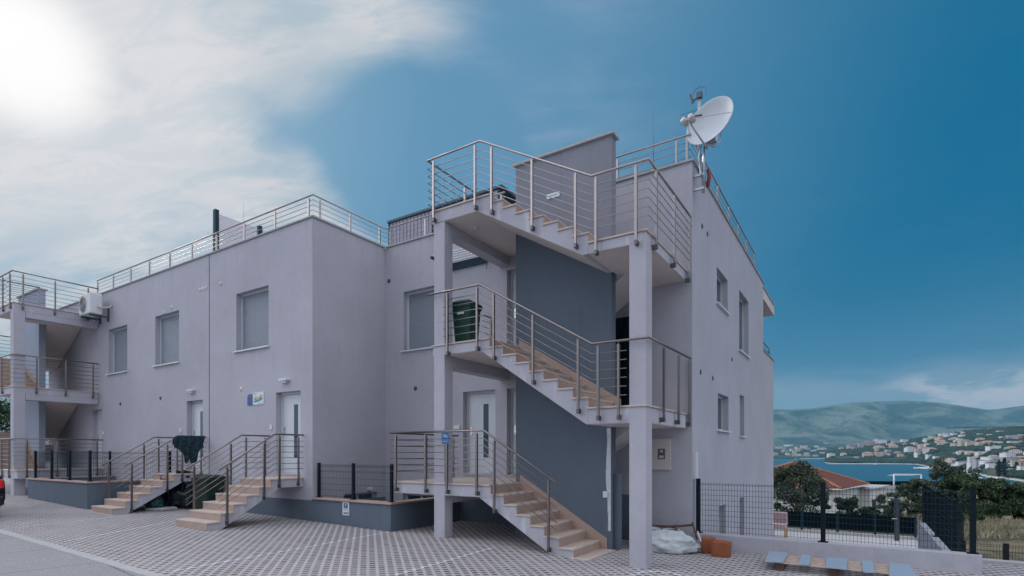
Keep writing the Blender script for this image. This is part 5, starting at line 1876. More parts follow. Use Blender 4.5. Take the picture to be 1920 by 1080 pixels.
def car_mesh():
    # length along -X, tail at x = -16.6
    x0, y0 = CARX, CARY
    prof = [(0, .42), (.0, .75), (.05, .98), (.35, 1.06), (.75, 1.38), (1.3, 1.46), (2.3, 1.42), (3.0, 1.02), (4.0, .90), (4.25, .65), (4.25, .35), (3.9, .25), (.25, .25)]
    b = MB()
    n = len(prof)
    ys = [(-.86, .86), (-.80, 1.0), (0, 1.015), (.80, 1.0), (.86, .86)]
    for yy, s in ys:
        for px, pz in prof:
            inset = .16 if pz > 1.1 else 0
            yv = yy * (1 - inset)
            b.v.append((x0 - px * (1 if abs(yy) < .5 else .985) - (.02 if abs(yy) > .8 else 0), y0 + yv, cz + pz * (s if pz > .5 else 1)))
    for i in range(4):
        for j in range(n):
            b.f.append((i * n + j, i * n + (j + 1) % n, (i + 1) * n + (j + 1) % n, (i + 1) * n + j))
    b.f += [tuple(range(n))[::-1], tuple(4 * n + j for j in range(n))]
    o = b.out('body', 'car_paint', car, bevel=.05, smooth=True)
    b = MB()
    for sy in (-1, 1):
        b.add([(x0 - .50, y0 + sy * .77, cz + 1.10), (x0 - .80, y0 + sy * .735, cz + 1.34), (x0 - 2.25, y0 + sy * .735, cz + 1.34), (x0 - 2.8, y0 + sy * .77, cz + 1.08)], [(0, 1, 2, 3)])
    b.out('side_window', 'glass_grey', car, fix=False)
    MB().add([(x0 - .33, y0 - .62, cz + 1.075), (x0 - .33, y0 + .62, cz + 1.075), (x0 - .74, y0 + .55, cz + 1.385), (x0 - .74, y0 - .55, cz + 1.385)], [(0, 1, 2, 3)]).out('rear_window', 'glass_grey', car, fix=False)
    for sy in (-1, 1):
        b = MB().box(x0 - .16, x0 + .012, y0 + sy * .62 - .20, y0 + sy * .62 + .20, cz + .70, cz + .92)
        b.out('tail_lamp', 'tail_red', car, bevel=.03)
        b = MB().box(x0 - .02, x0 + .015, y0 + sy * .55 - .12, y0 + sy * .55 + .12, cz + .40, cz + .44)
        b.out('reflector', 'tail_red', car)
        for wx in (.85, 3.35):
            w_ = MB().lathe([(0, -.1), (.2, -.1), (.31, -.09), (.32, 0), (.31, .09), (.2, .1), (0, .1)], (x0 - wx, y0 + sy * .80, cz + .32), (0, 1, 0), 24).out('wheel', 'rubber', car)
            MB().lathe([(0, .02), (.18, .02), (.2, 0)], (x0 - wx, y0 + sy * .905, cz + .32), (0, sy, 0), 20).out('rim', 'galvanised', w_)
    MB().box(x0 - .03, x0 + .03, y0 - .82, y0 + .82, cz + .30, cz + .52).out('bumper', 'car_paint', car, bevel=.03)


CARX, CARY = -17.22, 3.55
car_mesh()
HAZE = 0.000062

# ------------------------------------------------------------------ trees, shrubs, grass
def leaves(b, rng, c, rad, n, size, squash=1.0):
    """a clump of small leaf faces round c, denser near its skin"""
    for _ in range(n):
        d = Vector((rng.gauss(0, 1), rng.gauss(0, 1), rng.gauss(0, 1))).normalized()
        p = Vector(c) + Vector((d.x, d.y, d.z * squash)) * rad * (rng.random() ** .45)
        u = Vector((rng.gauss(0, 1), rng.gauss(0, 1), rng.gauss(0, 1))).normalized()
        w = (d * .8 + u).cross(Vector((rng.gauss(0, 1), rng.gauss(0, 1), rng.gauss(0, 1)))).normalized()
        s = size * rng.uniform(.6, 1.3)
        t = u.cross(w).normalized()
        k = len(b.v)
        for q in (p - w * s * .5, p + t * s * .45, p + w * s * .9, p - t * s * .45):
            b.v.append(tuple(q))
        b.f.append((k, k + 1, k + 2, k + 3))


def tree(name, label, r, t, z0, hgt, wid, seed, m='leaf_bush', clumps=34, per=150, leaf=.13, trunk=.12, low=.15, group=None, cat='tree', shape=1.0, depth=None):
    rng = random.Random(seed)
    base = wpt(r, t, z0)
    o = thing(name, label, cat, base, group)
    b = MB()
    b.tube([base + Vector((0, 0, -.3)), base + Vector((.05 * wid, 0, hgt * .3)), base + Vector((-.02 * wid, .05, hgt * .6))], trunk, 8, r1=trunk * .45)
    pts = []
    for i in range(clumps):
        a = rng.uniform(0, 2 * math.pi)
        hh = low + (1 - low) * rng.random() ** .8
        env = (1 - (max(0, hh - .1) / .95) ** 2.4) ** .5 * (.72 + .28 * min(1, hh / .3)) * (1 + .25 * math.sin(3 * a + seed))
        rr = wid / 2 * env * rng.random() ** .5
        pts.append(base + Vector((math.cos(a) * rr, math.sin(a) * rr * (depth or 1), hgt * hh * (1 - .08 * rng.random()))))
    for p in pts[:10]:
        s = base + Vector((0, 0, hgt * rng.uniform(.15, .5)))
        b.tube([s, (s + p) / 2 + Vector((0, 0, .1 * hgt * rng.uniform(-.3, .5))), p], trunk * .35, 5, r1=trunk * .1)
    b.out('trunk', 'bark', o, smooth=True)
    b = MB()
    for p in pts:
        leaves(b, rng, p, wid * rng.uniform(.07, .17), int(per * 1.7 * rng.uniform(.5, 1.3)), leaf * .72, .8)
    b.out('crown', m, o, fix=False)
    return o


tg = 'trees and shrubs beyond the terrace'
pr = A
def at(px, t):
    return pr(px) * t


tree('pine_tree', 'broad dark pine just right of the building, behind the black screened fence', at(1492, 31), 31, -2.1, 3.15, 3.3, 11, 'leaf_pine', 60, 260, .105, .16, .10, tg)
tree('shrub', 'small dark shrub between the pine and the white house wall', at(1541, 30), 30, -2.0, 1.75, 1.0, 12, 'leaf_pine', 18, 150, .10, .05, .05, tg, 'shrub')
tree('shrub', 'young fig-like shrub in front of the white house wall', at(1590, 29), 29, -1.95, 1.45, 1.7, 13, 'leaf_shrub', 22, 90, .13, .05, .05, tg, 'shrub')
tree('shrub', 'low leafy shrub to the right of the young shrub, before the house', at(1634, 28.5), 28.5, -1.95, .85, 1.3, 14, 'leaf_shrub', 16, 110, .12, .04, .05, tg, 'shrub')
tree('shrub', 'small shrub behind the shower column', at(1700, 33), 33, -2.3, 2.1, 1.8, 15, 'leaf_bush', 22, 160, .11, .06, .05, tg, 'shrub')
tree('pine_tree', 'tallest bushy tree to the right of the white goal frame', at(1768, 34), 34, -2.5, 3.85, 2.7, 16, 'leaf_pine', 48, 240, .11, .14, .08, tg)
tree('shrub', 'spreading bush left of the tallest bushy tree', at(1728, 32), 32, -2.2, 2.35, 2.0, 17, 'leaf_pine', 30, 200, .11, .08, .05, tg, 'shrub')
tree('shrub', 'rounded green bush directly right of the tallest bushy tree', at(1818, 32.5), 32.5, -2.2, 2.75, 2.6, 18, 'leaf_bush', 42, 230, .11, .1, .04, tg, 'shrub')
tree('shrub', 'wide green bush above the dry grass, next to the right edge', at(1872, 32), 32, -2.15, 2.3, 2.9, 19, 'leaf_bush', 44, 230, .11, .1, .03, tg, 'shrub')
tree('shrub', 'dark green bush cut by the right edge of the photo', at(1925, 31), 31, -2.1, 2.05, 2.4, 20, 'leaf_bush', 38, 220, .11, .1, .03, tg, 'shrub')
tree('shrub', 'bush standing beyond the right edge, past the other bushes', at(1990, 33), 33, -2.2, 2.6, 3.0, 21, 'leaf_bush', 34, 180, .12, .1, .03, tg, 'shrub')
tree('shrub', 'pale scrubby bush beyond the dense dark fence posts', at(1795, 29), 29, -2.0, 1.3, 1.9, 22, 'leaf_shrub', 24, 120, .10, .05, .03, tg, 'shrub')
tree('tree', 'dense tree behind the fence at the left edge, seen past the far stair tower', -38.5, 40, 1.0, 4.6, 7.0, 31, 'leaf_bush', 50, 170, .2, .2, .05, None)
gw = MB().box(-42.5, -42.2, 2.0, 30, .2, 2.4).out('garden_wall', 'concrete')
tag(gw, 'grey boundary wall far off at the left edge behind the far stair tower', 'wall')

tree('shrub', 'loose green shrub in front of the flat roofed outbuilding', at(1668, 30), 30, -2.0, 1.5, 1.5, 23, 'leaf_pine', 20, 120, .11, .05, .05, tg, 'shrub')
rng = random.Random(5)
b = MB()
for _ in range(15000):
    t = rng.uniform(23.5, 33)
    r = rng.uniform(.50, 1.12) * t
    p = wpt(r, t)
    if p.x < 1.8 and p.y < 26.4:
        continue
    z = land_z(r / t, t)
    dens = noise.noise(Vector((p.x * .35, p.y * .35, 9)))
    if dens < -.15:
        continue
    hgt = rng.uniform(.10, .38) * (1 + dens)
    a = rng.uniform(0, math.pi)
    dx, dy = math.cos(a) * .018, math.sin(a) * .018
    lx, ly = rng.gauss(0, .12), rng.gauss(0, .12)
    k = len(b.v)
    b.v += [(p.x - dx, p.y - dy, z - .05), (p.x + dx, p.y + dy, z - .05), (p.x + lx + dx * .3, p.y + ly, z + hgt)]
    b.f.append((k, k + 1, k + 2))
tag(b.out('dry_grass', 'grass_dry', fix=False), 'tall dry yellow grass between the fence and the bushes', 'grass', kind='stuff')

# ------------------------------------------------------------------ the red-roofed house below, the goal
hs = thing('house', 'white single storey house with a red tiled hip roof below the terrace', 'house', wpt(26.6, 51, -4.4))
h1, h2 = (.700, .714), (-.714, .700)                     # along the right-hand eave, along the left-hand eave (right, ahead)
cn = (26.66, 44.0)
Q = lambda a, c, z: wpt(cn[0] + h1[0] * a + h2[0] * c, cn[1] + h1[1] * a + h2[1] * c, z)
La, Lc, ze, za = 9.7, 10.2, -1.17, .86
b = MB()
ins = .45
for p, q in (((ins, ins), (La - ins, ins)), ((La - ins, ins), (La - ins, Lc - ins)), ((La - ins, Lc - ins), (ins, Lc - ins)), ((ins, Lc - ins), (ins, ins))):
    b.quad(Q(*p, -6), Q(*q, -6), Q(*q, ze - .05), Q(*p, ze - .05))
b.out('wall', 'house_white', hs, fix=False)
b = MB()
ap = Q(La / 2, Lc / 2, za)
cs = [Q(0, 0, ze), Q(La, 0, ze), Q(La, Lc, ze), Q(0, Lc, ze)]
b.v = []
uvl = []
me_f = []
for i in range(4):
    a_, c_ = cs[i], cs[(i + 1) % 4]
    k = len(b.v)
    b.v += [tuple(a_), tuple(c_), tuple(ap)]
    Lh = (c_ - a_).length
    Hh = math.hypot((La if i % 2 else Lc) / 2, za - ze)
    uvl += [(0, 0), (Lh, 0), (Lh / 2, Hh)]
    b.f.append((k, k + 1, k + 2))
ro = b.out('roof', 'roof_tiles', hs, fix=False)
uvm = ro.data.uv_layers.new(name='UVMap')
for li, loop in enumerate(ro.data.loops):
    uvm.data[li].uv = uvl[loop.vertex_index]
b = MB()
for c_ in cs:
    n = 22
    for i in range(n):
        p, q = c_.lerp(ap, i / n), c_.lerp(ap, (i + 1.12) / n)
        b.tube([p + Vector((0, 0, .03)), q + Vector((0, 0, .0))], .12, 8, r1=.09)
b.out('ridge_tiles', 'roof_tile_edge', ro, smooth=True)
b = MB()
for i in range(4):
    b.tube([cs[i] + Vector((0, 0, -.06)), cs[(i + 1) % 4] + Vector((0, 0, -.06))], .07, 6)
b.out('gutter', 'house_white', ro)
w_ = MB()
f0 = Q(5.6, ins - .02, -2.9)
f1 = Q(6.9, ins - .02, -2.9)
f2 = Q(6.9, ins - .02, -2.0)
f3 = Q(5.6, ins - .02, -2.0)
w_.quad(f0, f1, f2, f3)
w_.out('window', 'glass_grey', hs, fix=False)

an2 = thing('annex', 'low flat roofed grey outbuilding with a dark opening right of the red roofed house', 'outbuilding', wpt(33.5, 50, -4.5))
Q2 = lambda a, c, z: wpt(32.6 + h1[0] * a + h2[0] * c, 49.5 + h1[1] * a + h2[1] * c, z)
b = MB()
for p, q in (((0, 0), (7, 0)), ((7, 0), (7, 4)), ((7, 4), (0, 4)), ((0, 4), (0, 0))):
    b.quad(Q2(*p, -6), Q2(*q, -6), Q2(*q, -1.6), Q2(*p, -1.6))
b.out('wall', 'house_white', an2, fix=False)
b = MB().prism([(-.3, -.3), (7.3, -.3), (7.3, 4.3), (-.3, 4.3)], -1.6, -1.45, lambda s, z, w: tuple(Q2(s, z, w)))
b.out('roof', 'concrete', an2)
MB().quad(Q2(.8, -.03, -4), Q2(2.2, -.03, -4), Q2(2.2, -.03, -2.6), Q2(.8, -.03, -2.6)).out('opening', 'black', an2, fix=False)
b = MB().prism([(0.5, -.6), (2.5, -.6), (2.5, 0), (.5, 0)], -2.5, -2.42, lambda s, z, w: tuple(Q2(s, z, w)))
b.out('canopy', 'white_metal', an2)

b = MB()
for (px0, px1, t, z) in ((1640, 1740, 70, -5.02),):
    a0, a1 = at(px0, t), at(px1, t)
    b.add([wpt(at(1600, 66), 66, -4.95), wpt(at(1790, 66), 66, -4.95), wpt(at(1790, 116), 116, -5.15), wpt(at(1600, 116), 116, -5.15)], [(0, 1, 2, 3)])
tag(b.out('sports_court', 'asphalt_far', fix=False), kind='structure')
b = MB()
for i in range(30):
    p, q = wpt(at(1560, 119) + i * .9, 119, -5.3), wpt(at(1560, 119) + i * .9 + .9, 119, -5.3)
    b.quad(p, q, q + Vector((0, 0, .9)), p + Vector((0, 0, .9)))
o = b.out('court_wall', 'dark_sheet', fix=False)
o.modifiers.new('thick', 'SOLIDIFY').thickness = .15
tag(o, 'low dark wall along the far side of the sports court below', 'low wall')
gl = thing('goal_frame', 'white football goal frame standing on the court in front of the sea', 'goal', wpt(at(1701, 104), 104, -5.2))
gx0, gx1 = at(1676, 104), at(1727, 104)
b = MB()
for x in (gx0, gx1):
    b.tube([wpt(x, 104, -5.2), wpt(x, 104, -2.35)], .13, 8)
b.out('post', 'white_metal', gl, smooth=True)
MB().tube([wpt(gx0 - .05, 104, -2.35), wpt(gx1 + .05, 104, -2.35)], .13, 8).out('crossbar', 'white_metal', gl, smooth=True)
MB().tube([wpt(gx0, 104, -2.35), wpt(gx0 + .2, 106, -2.6), wpt(gx1 - .2, 106, -2.6), wpt(gx1, 104, -2.35)], .05, 6).out('net_stay', 'white_metal', gl, smooth=True)

TOWN = [(0.7052,2668,33,18,'lilac','flat'),(0.7211,2676,29,16,'white','flat'),(0.7012,2492,33,15,'peach','hip'),(0.7224,2524,19,12,'peach','hip'),(0.7722,2492,30,18,'cream','flat'),(0.7610,2460,27,11,'white','flat'),(0.7849,2348,26,16,'peach','hip'),(0.7875,2172,32,12,'peach','hip'),(0.7928,2008,32,13,'peach','hip'),(0.7928,2632,35,12,'white','flat'),(0.8008,2440,33,13,'white','flat'),(0.8114,2440,27,15,'white','flat'),(0.8274,2236,20,15,'white','hip'),(0.8127,2152,32,11,'peach','hip'),(0.8207,1980,27,12,'white','hip'),(0.8141,1808,27,14,'peach','flat'),(0.8260,1728,19,23,'cream','flat'),(0.8433,1644,24,16,'peach','flat'),(0.8340,1892,21,10,'white','flat'),(0.8552,1592,14,13,'peach','hip'),(0.8619,1532,21,15,'cream','hip'),(0.8619,1772,24,11,'white','hip'),(0.8725,1528,22,12,'peach','hip'),(0.8858,1516,22,8,'peach','hip'),(0.8977,1500,15,7,'white','hip'),(0.8997,1680,12,10,'white','flat'),(0.9057,1608,12,6,'white','hip'),(0.9177,1624,22,13,'lilac','flat'),(0.9296,1552,21,14,'pink','flat'),(0.9376,1676,18,9,'white','flat'),(0.9203,1396,20,9,'white','flat'),(0.9363,1392,17,7,'white','hip'),(0.7317,2216,35,28,'white','hip'),(0.7450,2084,18,36,'cream','hip'),(0.7556,2092,31,22,'peach','hip'),(0.7689,1908,33,13,'white','hip'),(0.7490,2044,30,12,'white','flat'),(0.7078,2212,22,15,'pink','hip'),(0.7145,2144,21,10,'peach','hip'),(0.6906,2208,22,9,'white','hip'),(0.7663,1764,19,8,'white','flat'),(0.7822,1636,22,5,'white','flat'),(0.8127,1572,13,6,'peach','hip'),(0.7397,2488,24,12,'white','hip'),(0.7530,2324,28,9,'peach','hip'),(0.7636,2228,22,9,'white','hip'),(0.8446,1384,22,10,'peach','hip'),(0.8606,1292,19,9,'white','hip'),(0.8738,1240,12,5,'white','hip'),(0.8499,1220,22,10,'white','flat'),(0.8606,1212,15,8,'peach','hip'),(0.8074,1432,31,9,'peach','hip'),(0.7995,1412,22,6,'white','flat'),(0.8141,1332,13,7,'white','flat'),(0.8287,1268,23,10,'white','flat'),(0.8446,1180,13,9,'white','flat'),(0.8566,1100,15,13,'lilac','flat'),(0.8725,1032,21,8,'white','flat'),(0.8805,1096,27,6,'white','flat'),(0.8885,1044,14,6,'lilac','flat'),(0.8845,988,19,5,'white','flat'),(0.9110,1080,21,9,'white','flat'),(0.9256,1136,18,8,'white','hip'),(0.9124,1012,19,8,'lilac','flat'),(0.9336,1012,14,5,'pink','hip'),(0.9256,928,11,9,'cream','flat'),(0.9349,932,9,7,'pink','hip'),(0.9389,820,10,11,'white','flat'),(0.9230,864,18,4,'cream','flat'),(0.9389,956,8,5,'cream','hip'),(0.6215,2700,28,17,'pink','flat'),(0.6254,2716,29,14,'pink','hip'),(0.6413,2632,22,23,'lilac','flat'),(0.6476,2768,45,14,'pink','flat'),(0.6591,2656,37,24,'pink','flat'),(0.6718,2744,32,21,'white','flat'),(0.6820,2716,32,21,'white','flat'),(0.6985,2564,27,20,'peach','hip'),(0.6743,2484,38,16,'peach','hip'),(0.6705,2372,17,18,'cream','flat'),(0.6540,2216,34,21,'peach','hip'),(0.6743,2196,33,21,'peach','hip'),(0.5866,2436,29,15,'white','hip'),(0.6095,2360,22,12,'white','hip'),(0.6056,2720,22,14,'peach','hip'),(0.5726,4734,44,21,'peach','hip'),(0.5535,4548,32,14,'white','flat'),(0.5191,4362,31,25,'cream','flat'),(0.5128,4672,22,15,'white','flat'),(0.5064,4300,30,16,'white','hip'),(0.4899,4858,63,19,'peach','flat'),(0.5077,5075,65,12,'white','flat'),(0.5369,4920,58,22,'peach','flat'),(0.5446,4672,33,18,'lilac','flat'),(0.5280,4672,38,18,'lilac','hip'),(0.5598,4982,35,13,'white','flat'),(0.5777,5230,43,13,'white','flat'),(0.4988,4796,45,18,'pink','hip'),]

# ------------------------------------------------------------------ the town across the bay
ZONES = [(0.575, 'under the mountains'), (0.665, 'left of the long pier'), (0.735, 'above the long white pier'), (0.79, 'above the small bay'),
         (0.86, 'mid wooded hillside'), (2, 'at the hillside right end')]
CNAME = dict(white='white', peach='peach', cream='cream yellow', pink='dusky pink', lilac='greyish lilac')


def town_house(i, a, t, w, h_, c, rf):
    rng = random.Random(100 + i)
    z0 = plain_z(t) if a < .585 else head_z(a, t)
    r = a * t
    base = wpt(r, t, z0)
    rot = rng.uniform(-.5, .5) + math.atan2(RGT.y, RGT.x)
    d = max(9, w * rng.uniform(.45, .7))
    hb = h_ * (.72 if rf == 'hip' else 1.0)
    size = 'long' if w > 2.4 * h_ else 'tall' if h_ > .72 * w else 'small' if w < 21 else 'broad'
    zone = next(nm for lim, nm in ZONES if a < lim)
    deep = 'near the water' if t < 1300 else 'part-way up' if t < 2100 else 'high up' if a > .585 else 'far off'
    lab = f"{size} {CNAME[c]} house, {'red hipped' if rf == 'hip' else 'flat'} roof, {deep} {zone}"
    o = thing('house', lab, 'house', base, 'houses of the town across the bay')
    ca, sa = math.cos(rot), math.sin(rot)
    T = lambda x, y, z: (base.x + ca * x - sa * y, base.y + sa * x + ca * y, z0 + z)
    b = MB()
    uvl = []
    parts = [(0, 0, w, d, hb)]
    if w > 16:
        parts.append((rng.choice((-1, 1)) * w * .22, -d * .32, w * .5, d * .7, hb * rng.uniform(.62, 1.22)))
    if w > 30:
        parts.append((rng.choice((-1, 1)) * w * .3, d * .2, w * .4, d * .9, hb * rng.uniform(.8, 1.3)))
    rb = MB()
    for cx_, cy_, ww, dd_, hh in parts:
        cs = [(cx_ - ww / 2, cy_ - dd_ / 2), (cx_ + ww / 2, cy_ - dd_ / 2), (cx_ + ww / 2, cy_ + dd_ / 2), (cx_ - ww / 2, cy_ + dd_ / 2)]
        for q in range(4):
            p0, p1 = cs[q], cs[(q + 1) % 4]
            L = math.dist(p0, p1)
            k = len(b.v)
            b.v += [T(*p0, -9), T(*p1, -9), T(*p1, hh), T(*p0, hh)]
            uvl += [(0, -9), (L, -9), (L, hh), (0, hh)]
            b.f.append((k, k + 1, k + 2, k + 3))
        e_ = .5
        cs2 = [(cx_ - ww / 2 - e_, cy_ - dd_ / 2 - e_), (cx_ + ww / 2 + e_, cy_ - dd_ / 2 - e_), (cx_ + ww / 2 + e_, cy_ + dd_ / 2 + e_), (cx_ - ww / 2 - e_, cy_ + dd_ / 2 + e_)]
        if rf == 'hip':
            rg = max(0, ww - dd_) / 2 + .2
            rz = hh + min(ww, dd_) * .24
            ids = len(rb.v)
            rb.v += [T(*p, hh + .01) for p in cs2] + [T(cx_ - rg, cy_, rz), T(cx_ + rg, cy_, rz)]
            rb.f += [tuple(ids + q for q in f) for f in ((0, 1, 5, 4), (1, 2, 5), (2, 3, 4, 5), (3, 0, 4), (0, 3, 2, 1))]
        else:
            rb.prism(cs2, hh + .01, hh + .7, lambda s, z, q_: T(s, z, q_))
    wo = b.out('wall', 'town_' + c, o, fix=False)
    uvm = wo.data.uv_layers.new(name='UVMap')
    for li, loop in enumerate(wo.data.loops):
        uvm.data[li].uv = uvl[loop.vertex_index]
    rb.out('roof', 'town_roof_red' if rf == 'hip' else 'town_roof_grey', o, fix=False)


rng = random.Random(77)
for _ in range(400):
    if len(TOWN) >= 140:
        break
    if rng.random() < .22:
        a = rng.uniform(.478, .578)
        t = rng.uniform(4150, 4950)
        w, h_ = rng.uniform(22, 48), rng.uniform(9, 16)
    else:
        a = rng.uniform(.60, .97)
        dc = float(np.interp(a, DCX, DCT))
        t = dc + 90 + (2650 - dc) * rng.random()
        if noise.fractal(Vector((a * t * .004, t * .004, 12)), 1, 2, 3) < .02:
            continue
        w, h_ = rng.uniform(13, 26), rng.uniform(7, 12)
    if any(abs(a * t - b_[0] * b_[1]) < (w + b_[2]) * .55 and abs(t - b_[1]) < 35 for b_ in TOWN):
        continue
    TOWN.append((a, t, w, h_, rng.choice(('white', 'white', 'white', 'peach', 'cream', 'lilac')), rng.choice(('hip', 'flat', 'hip'))))
for i, hh in enumerate(TOWN):
    town_house(i, *hh)

# woods of the far shore: crowns one cannot tell apart
rng = random.Random(8)
b = MB()
ICO = []
g_ = (1 + 5 ** .5) / 2
for s1 in (-1, 1):
    for s2 in (-1, 1):
        ICO += [(0, s1, s2 * g_), (s1, s2 * g_, 0), (s2 * g_, 0, s1)]
ICO = [Vector(v).normalized() for v in ICO]
IF = []
for i in range(12):
    for j in range(i + 1, 12):
        for k in range(j + 1, 12):
            if all((ICO[p] - ICO[q]).length < 1.06 for p, q in ((i, j), (j, k), (i, k))):
                n_ = (ICO[j] - ICO[i]).cross(ICO[k] - ICO[i])
                IF.append((i, j, k) if n_.dot(ICO[i]) > 0 else (i, k, j))


def crown(b, p, r, sq=1.0):
    n = len(b.v)
    for v_ in ICO:
        b.v.append((p.x + v_.x * r * rng.uniform(.75, 1.2), p.y + v_.y * r * rng.uniform(.75, 1.2), p.z + v_.z * r * sq * rng.uniform(.8, 1.2)))
    b.f += [tuple(q + n for q in f) for f in IF]


occ = [(a * t, t, w) for a, t, w, *_ in TOWN]
cnt = 0
while cnt < 11000:
    a = rng.uniform(A(1548), A(2100))
    dc = float(np.interp(a, DCX, DCT))
    t = dc + 12 + (2850 - dc) * rng.random() ** 1.15
    if t > 2800:
        continue
    dens = noise.fractal(Vector((a * t * .006, t * .006, 2)), 1, 2, 4)
    if dens < (-.2 if t > 1350 else .08):
        continue
    if any(abs(a * t - r_) < w_ * .62 and -24 < t - t_ < 12 for r_, t_, w_ in occ):
        continue
    r_ = rng.uniform(3.2, 6.5)
    crown(b, wpt(a * t, t, head_z(a, t) + r_ * .55), r_, .85)
    cnt += 1
for _ in range(2600):
    a = rng.uniform(A(1380), A(1575))
    t = 3905 + 1000 * rng.random() ** 1.6
    if noise.fractal(Vector((a * t * .003, t * .003, 6)), 1, 2, 4) < -.05:
        continue
    r_ = rng.uniform(6, 11)
    crown(b, wpt(a * t, t, plain_z(t) + r_ * .4), r_, .7)
tag(b.out('far_woods', 'leaf_far', fix=False), 'dark green woods covering the shore across the bay', 'woods', kind='stuff')

cy = 'dark cypress among the white houses near the right edge'
for i, (px, yb, hpx, wpx) in enumerate(((1873, 893, 30, 10), (1883, 892, 34, 9), (1897, 880, 24, 7), (1880, 870, 16, 9), (1906, 882, 16, 6), (1917, 878, 20, 6))):
    a = A(px)
    t = (EYE - SEA - 8 - i * 1.0) * 1019.55 / (yb - 850)
    z = EYE + (850 - yb) / 1019.55 * t
    base = wpt(a * t, t, z)
    o = thing('cypress_tree', cy, 'tree', base, 'cypresses across the bay')
    hh, ww = hpx * t / 1019.55, wpx * t / 1019.55
    b = MB()
    rr = random.Random(50 + i)
    for k in range(26):
        f_ = k / 25
        leaves(b, rr, base + Vector((rr.gauss(0, ww * .08), rr.gauss(0, ww * .08), hh * (.06 + .92 * f_))), ww * .5 * math.sin(math.pi * (.12 + .86 * f_)) ** .7, 60, 1.0, 1.3)
    b.out('crown', 'leaf_cypress', o, fix=False)
    MB().tube([base + Vector((0, 0, -6)), base + Vector((0, 0, hh * .3))], .35, 6).out('trunk', 'bark', o)
tree('tree', 'rounded dark tree beside the cypresses near the right edge', A(1898) * 900, 900, -34, 13, 22, 61, 'leaf_far', 40, 90, 1.2, .4, .1)

# pier, beach spit, boats
b = MB()
pp = [(1552, 1990), (1600, 1985), (1660, 1975), (1728, 1955), (1734, 1985), (1660, 2010), (1600, 2020), (1560, 2015)]
b.prism([(A(px) * t, t) for px, t in pp], SEA - 1, SEA + 2.6, lambda s, z, w: tuple(wpt(s, z, w)))
tag(b.out('pier', 'pier_stone'), 'long white stone pier reaching into the bay', 'pier')
b = MB()
pp = [(1712, 1440), (1735, 1400), (1765, 1370), (1800, 1330), (1830, 1360), (1800, 1450), (1760, 1500), (1725, 1480)]
b.prism([(A(px) * t, t) for px, t in pp], SEA - 1, SEA + 2.0, lambda s, z, w: tuple(wpt(s, z, w)))
tag(b.out('beach_spit', 'pier_stone'), kind='structure')


def boat(label, px, t, L, m, mast=0.0, ang=0.3, z=None, name='boat'):
    a = A(px)
    z0 = SEA + .1 if z is None else z
    base = wpt(a * t, t, z0)
    o = thing(name, label, 'boat', base, 'boats across the bay')
    rot = math.atan2(RGT.y, RGT.x) + ang
    ca, sa = math.cos(rot), math.sin(rot)
    T = lambda x, y, zz: (base.x + ca * x - sa * y, base.y + sa * x + ca * y, z0 + zz)
    b = MB()
    st = [(-.5, .8, .9), (-.2, 1, .85), (.2, .9, .95), (.42, .45, 1.15), (.5, .03, 1.25)]
    for x, k, hz in st:
        b.v += [T(x * L, -k * L * .14, hz * L * .1), T(x * L * .96, -k * L * .08, -L * .03), T(x * L * .96, k * L * .08, -L * .03), T(x * L, k * L * .14, hz * L * .1)]
    for i in range(4):
        for j in range(4):
            b.f.append((i * 4 + j, i * 4 + (j + 1) % 4, (i + 1) * 4 + (j + 1) % 4, (i + 1) * 4 + j))
    b.f += [(0, 1, 2, 3), (19, 18, 17, 16)]
    b.out('hull', m, o)
    b = MB().prism([(-.25, .09), (.18, .09), (.08, .2), (-.22, .21)], -.085 * L, .085 * L, lambda s, zz, w: T(s * L, w, zz * L))
    b.out('cabin', 'boat_white', o)
    if mast:
        b = MB().tube([T(0, 0, .1 * L), T(0, 0, mast)], .16, 6)
        b.tube([T(0, 0, .2 * L), T(-.4 * L, 0, .22 * L)], .12, 6)
        b.out('mast', 'boat_white', o)


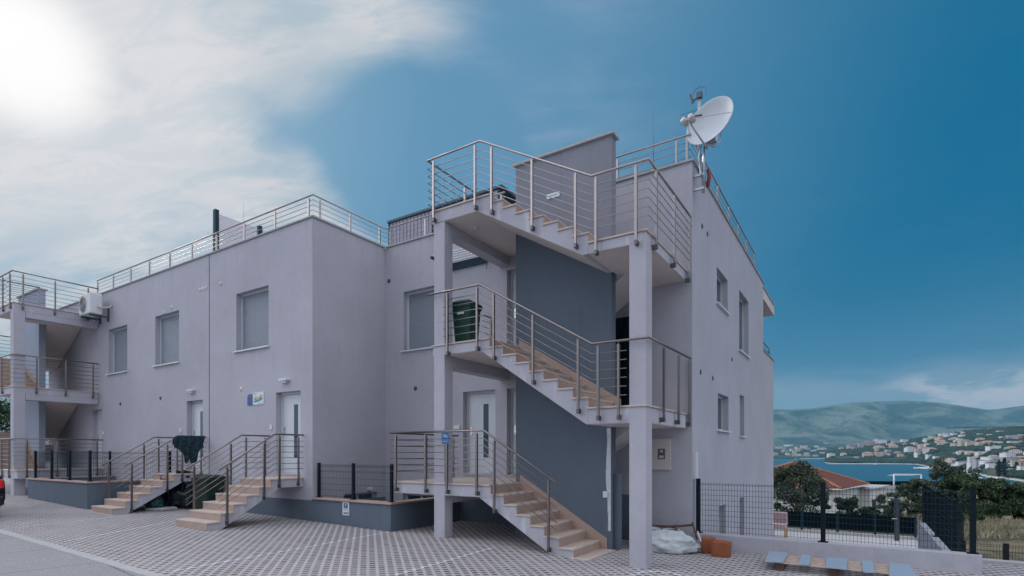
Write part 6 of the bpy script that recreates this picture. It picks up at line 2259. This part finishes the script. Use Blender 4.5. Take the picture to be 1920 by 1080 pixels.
boat('white sailing yacht moored in front of the long pier', 1643, 1900, 19, 'boat_white', 26)
boat('small white boat close to the low shore on the left', 1492, 3800, 22, 'boat_white')
boat('second small white boat close to the low shore on the left', 1536, 3780, 24, 'boat_white', ang=.6)
boat('red and white boat at the tip of the beach spit', 1722, 1395, 10, 'red_plain')
rng = random.Random(21)
for i in range(26):
    px = rng.uniform(1795, 1925)
    y = rng.uniform(880, 899)
    t = (EYE - SEA - 1.2) * 1019.55 / (y - 850)
    a = A(px)
    z = max(head_z(a, t), SEA + .1)
    c = ('boat_white', 'boat_blue', 'boat_white')[i % 3]
    boat(f"{'blue' if c == 'boat_blue' else 'white'} boat laid up in the crowded yard by the shore at the right", px, t, rng.uniform(7, 13), c, rng.choice((0, 0, 9)), rng.uniform(-1, 1), z + .3)
b = MB()
for i in range(3):
    p = wpt(A(1868 + 7 * i) * 905, 905, max(head_z(A(1868 + 7 * i), 905), SEA) + .5)
    b.obox(p + Vector((0, 0, 1.2)), RGT, FWD, (0, 0, 1), 3.2, 2, 1.2)
tag(b.out('awning', 'red_plain'), 'red awning at the edge of the boat yard by the right edge', 'awning')

# tower crane jib over the hillside
cr = thing('tower_crane', 'dark tower crane whose long level jib crosses the hillside at the right edge', 'crane', wpt(A(2000) * 700, 700, -30))
zj = EYE + (850 - 802.5) / 1019.55 * 700
J = lambda px, dz=0.0, dt=0.0: wpt(A(px) * (700 + dt), 700 + dt, zj + dz)
b = MB()
for dt in (-.7, .7):
    b.tube([J(1773, 0, dt), J(2060, 1.2, dt)], .42, 5)
b.tube([J(1790, 1.4), J(2060, 3.0)], .28, 5)
for k in range(70):
    p = 1775 + 4 * k
    b.tube([J(p, .0, -.7 if k % 2 else .7), J(p + 4, 1.4)], .08, 4)
b.out('jib', 'crane', cr)
MB().tube([J(1848, 3.4), J(2000, 4.6)], .1, 5).out('tie', 'crane', cr)
b = MB()
for dx_ in (-1, 1):
    for dt in (-1, 1):
        b.tube([wpt(A(2000) * 700 + dx_, 700 + dt, -32), wpt(A(2000) * 700 + dx_, 700 + dt, zj + 6)], .25, 5)
b.out('mast', 'crane', cr)

# ------------------------------------------------------------------ air between here and the mountains
hz = MB()
hz_c = [(-7000, -5000, -60), (11000, 11500, 760)]
hz.box(hz_c[0][0], hz_c[1][0], hz_c[0][1], hz_c[1][1], hz_c[0][2], hz_c[1][2])
ho = bpy.data.materials.new('haze')
ho.use_nodes = True
k = NT(ho.node_tree)
vol = k.n('ShaderNodeVolumePrincipled')
vol.inputs['Color'].default_value = (0.26, 0.66, 0.88, 1)
vol.inputs['Density'].default_value = HAZE
vol.inputs['Anisotropy'].default_value = 0.0
ho.node_tree.links.new(vol.outputs[0], k.n('ShaderNodeOutputMaterial').inputs['Volume'])
MATS['haze'] = ho
tag(hz.out('haze', 'haze'), kind='stuff')
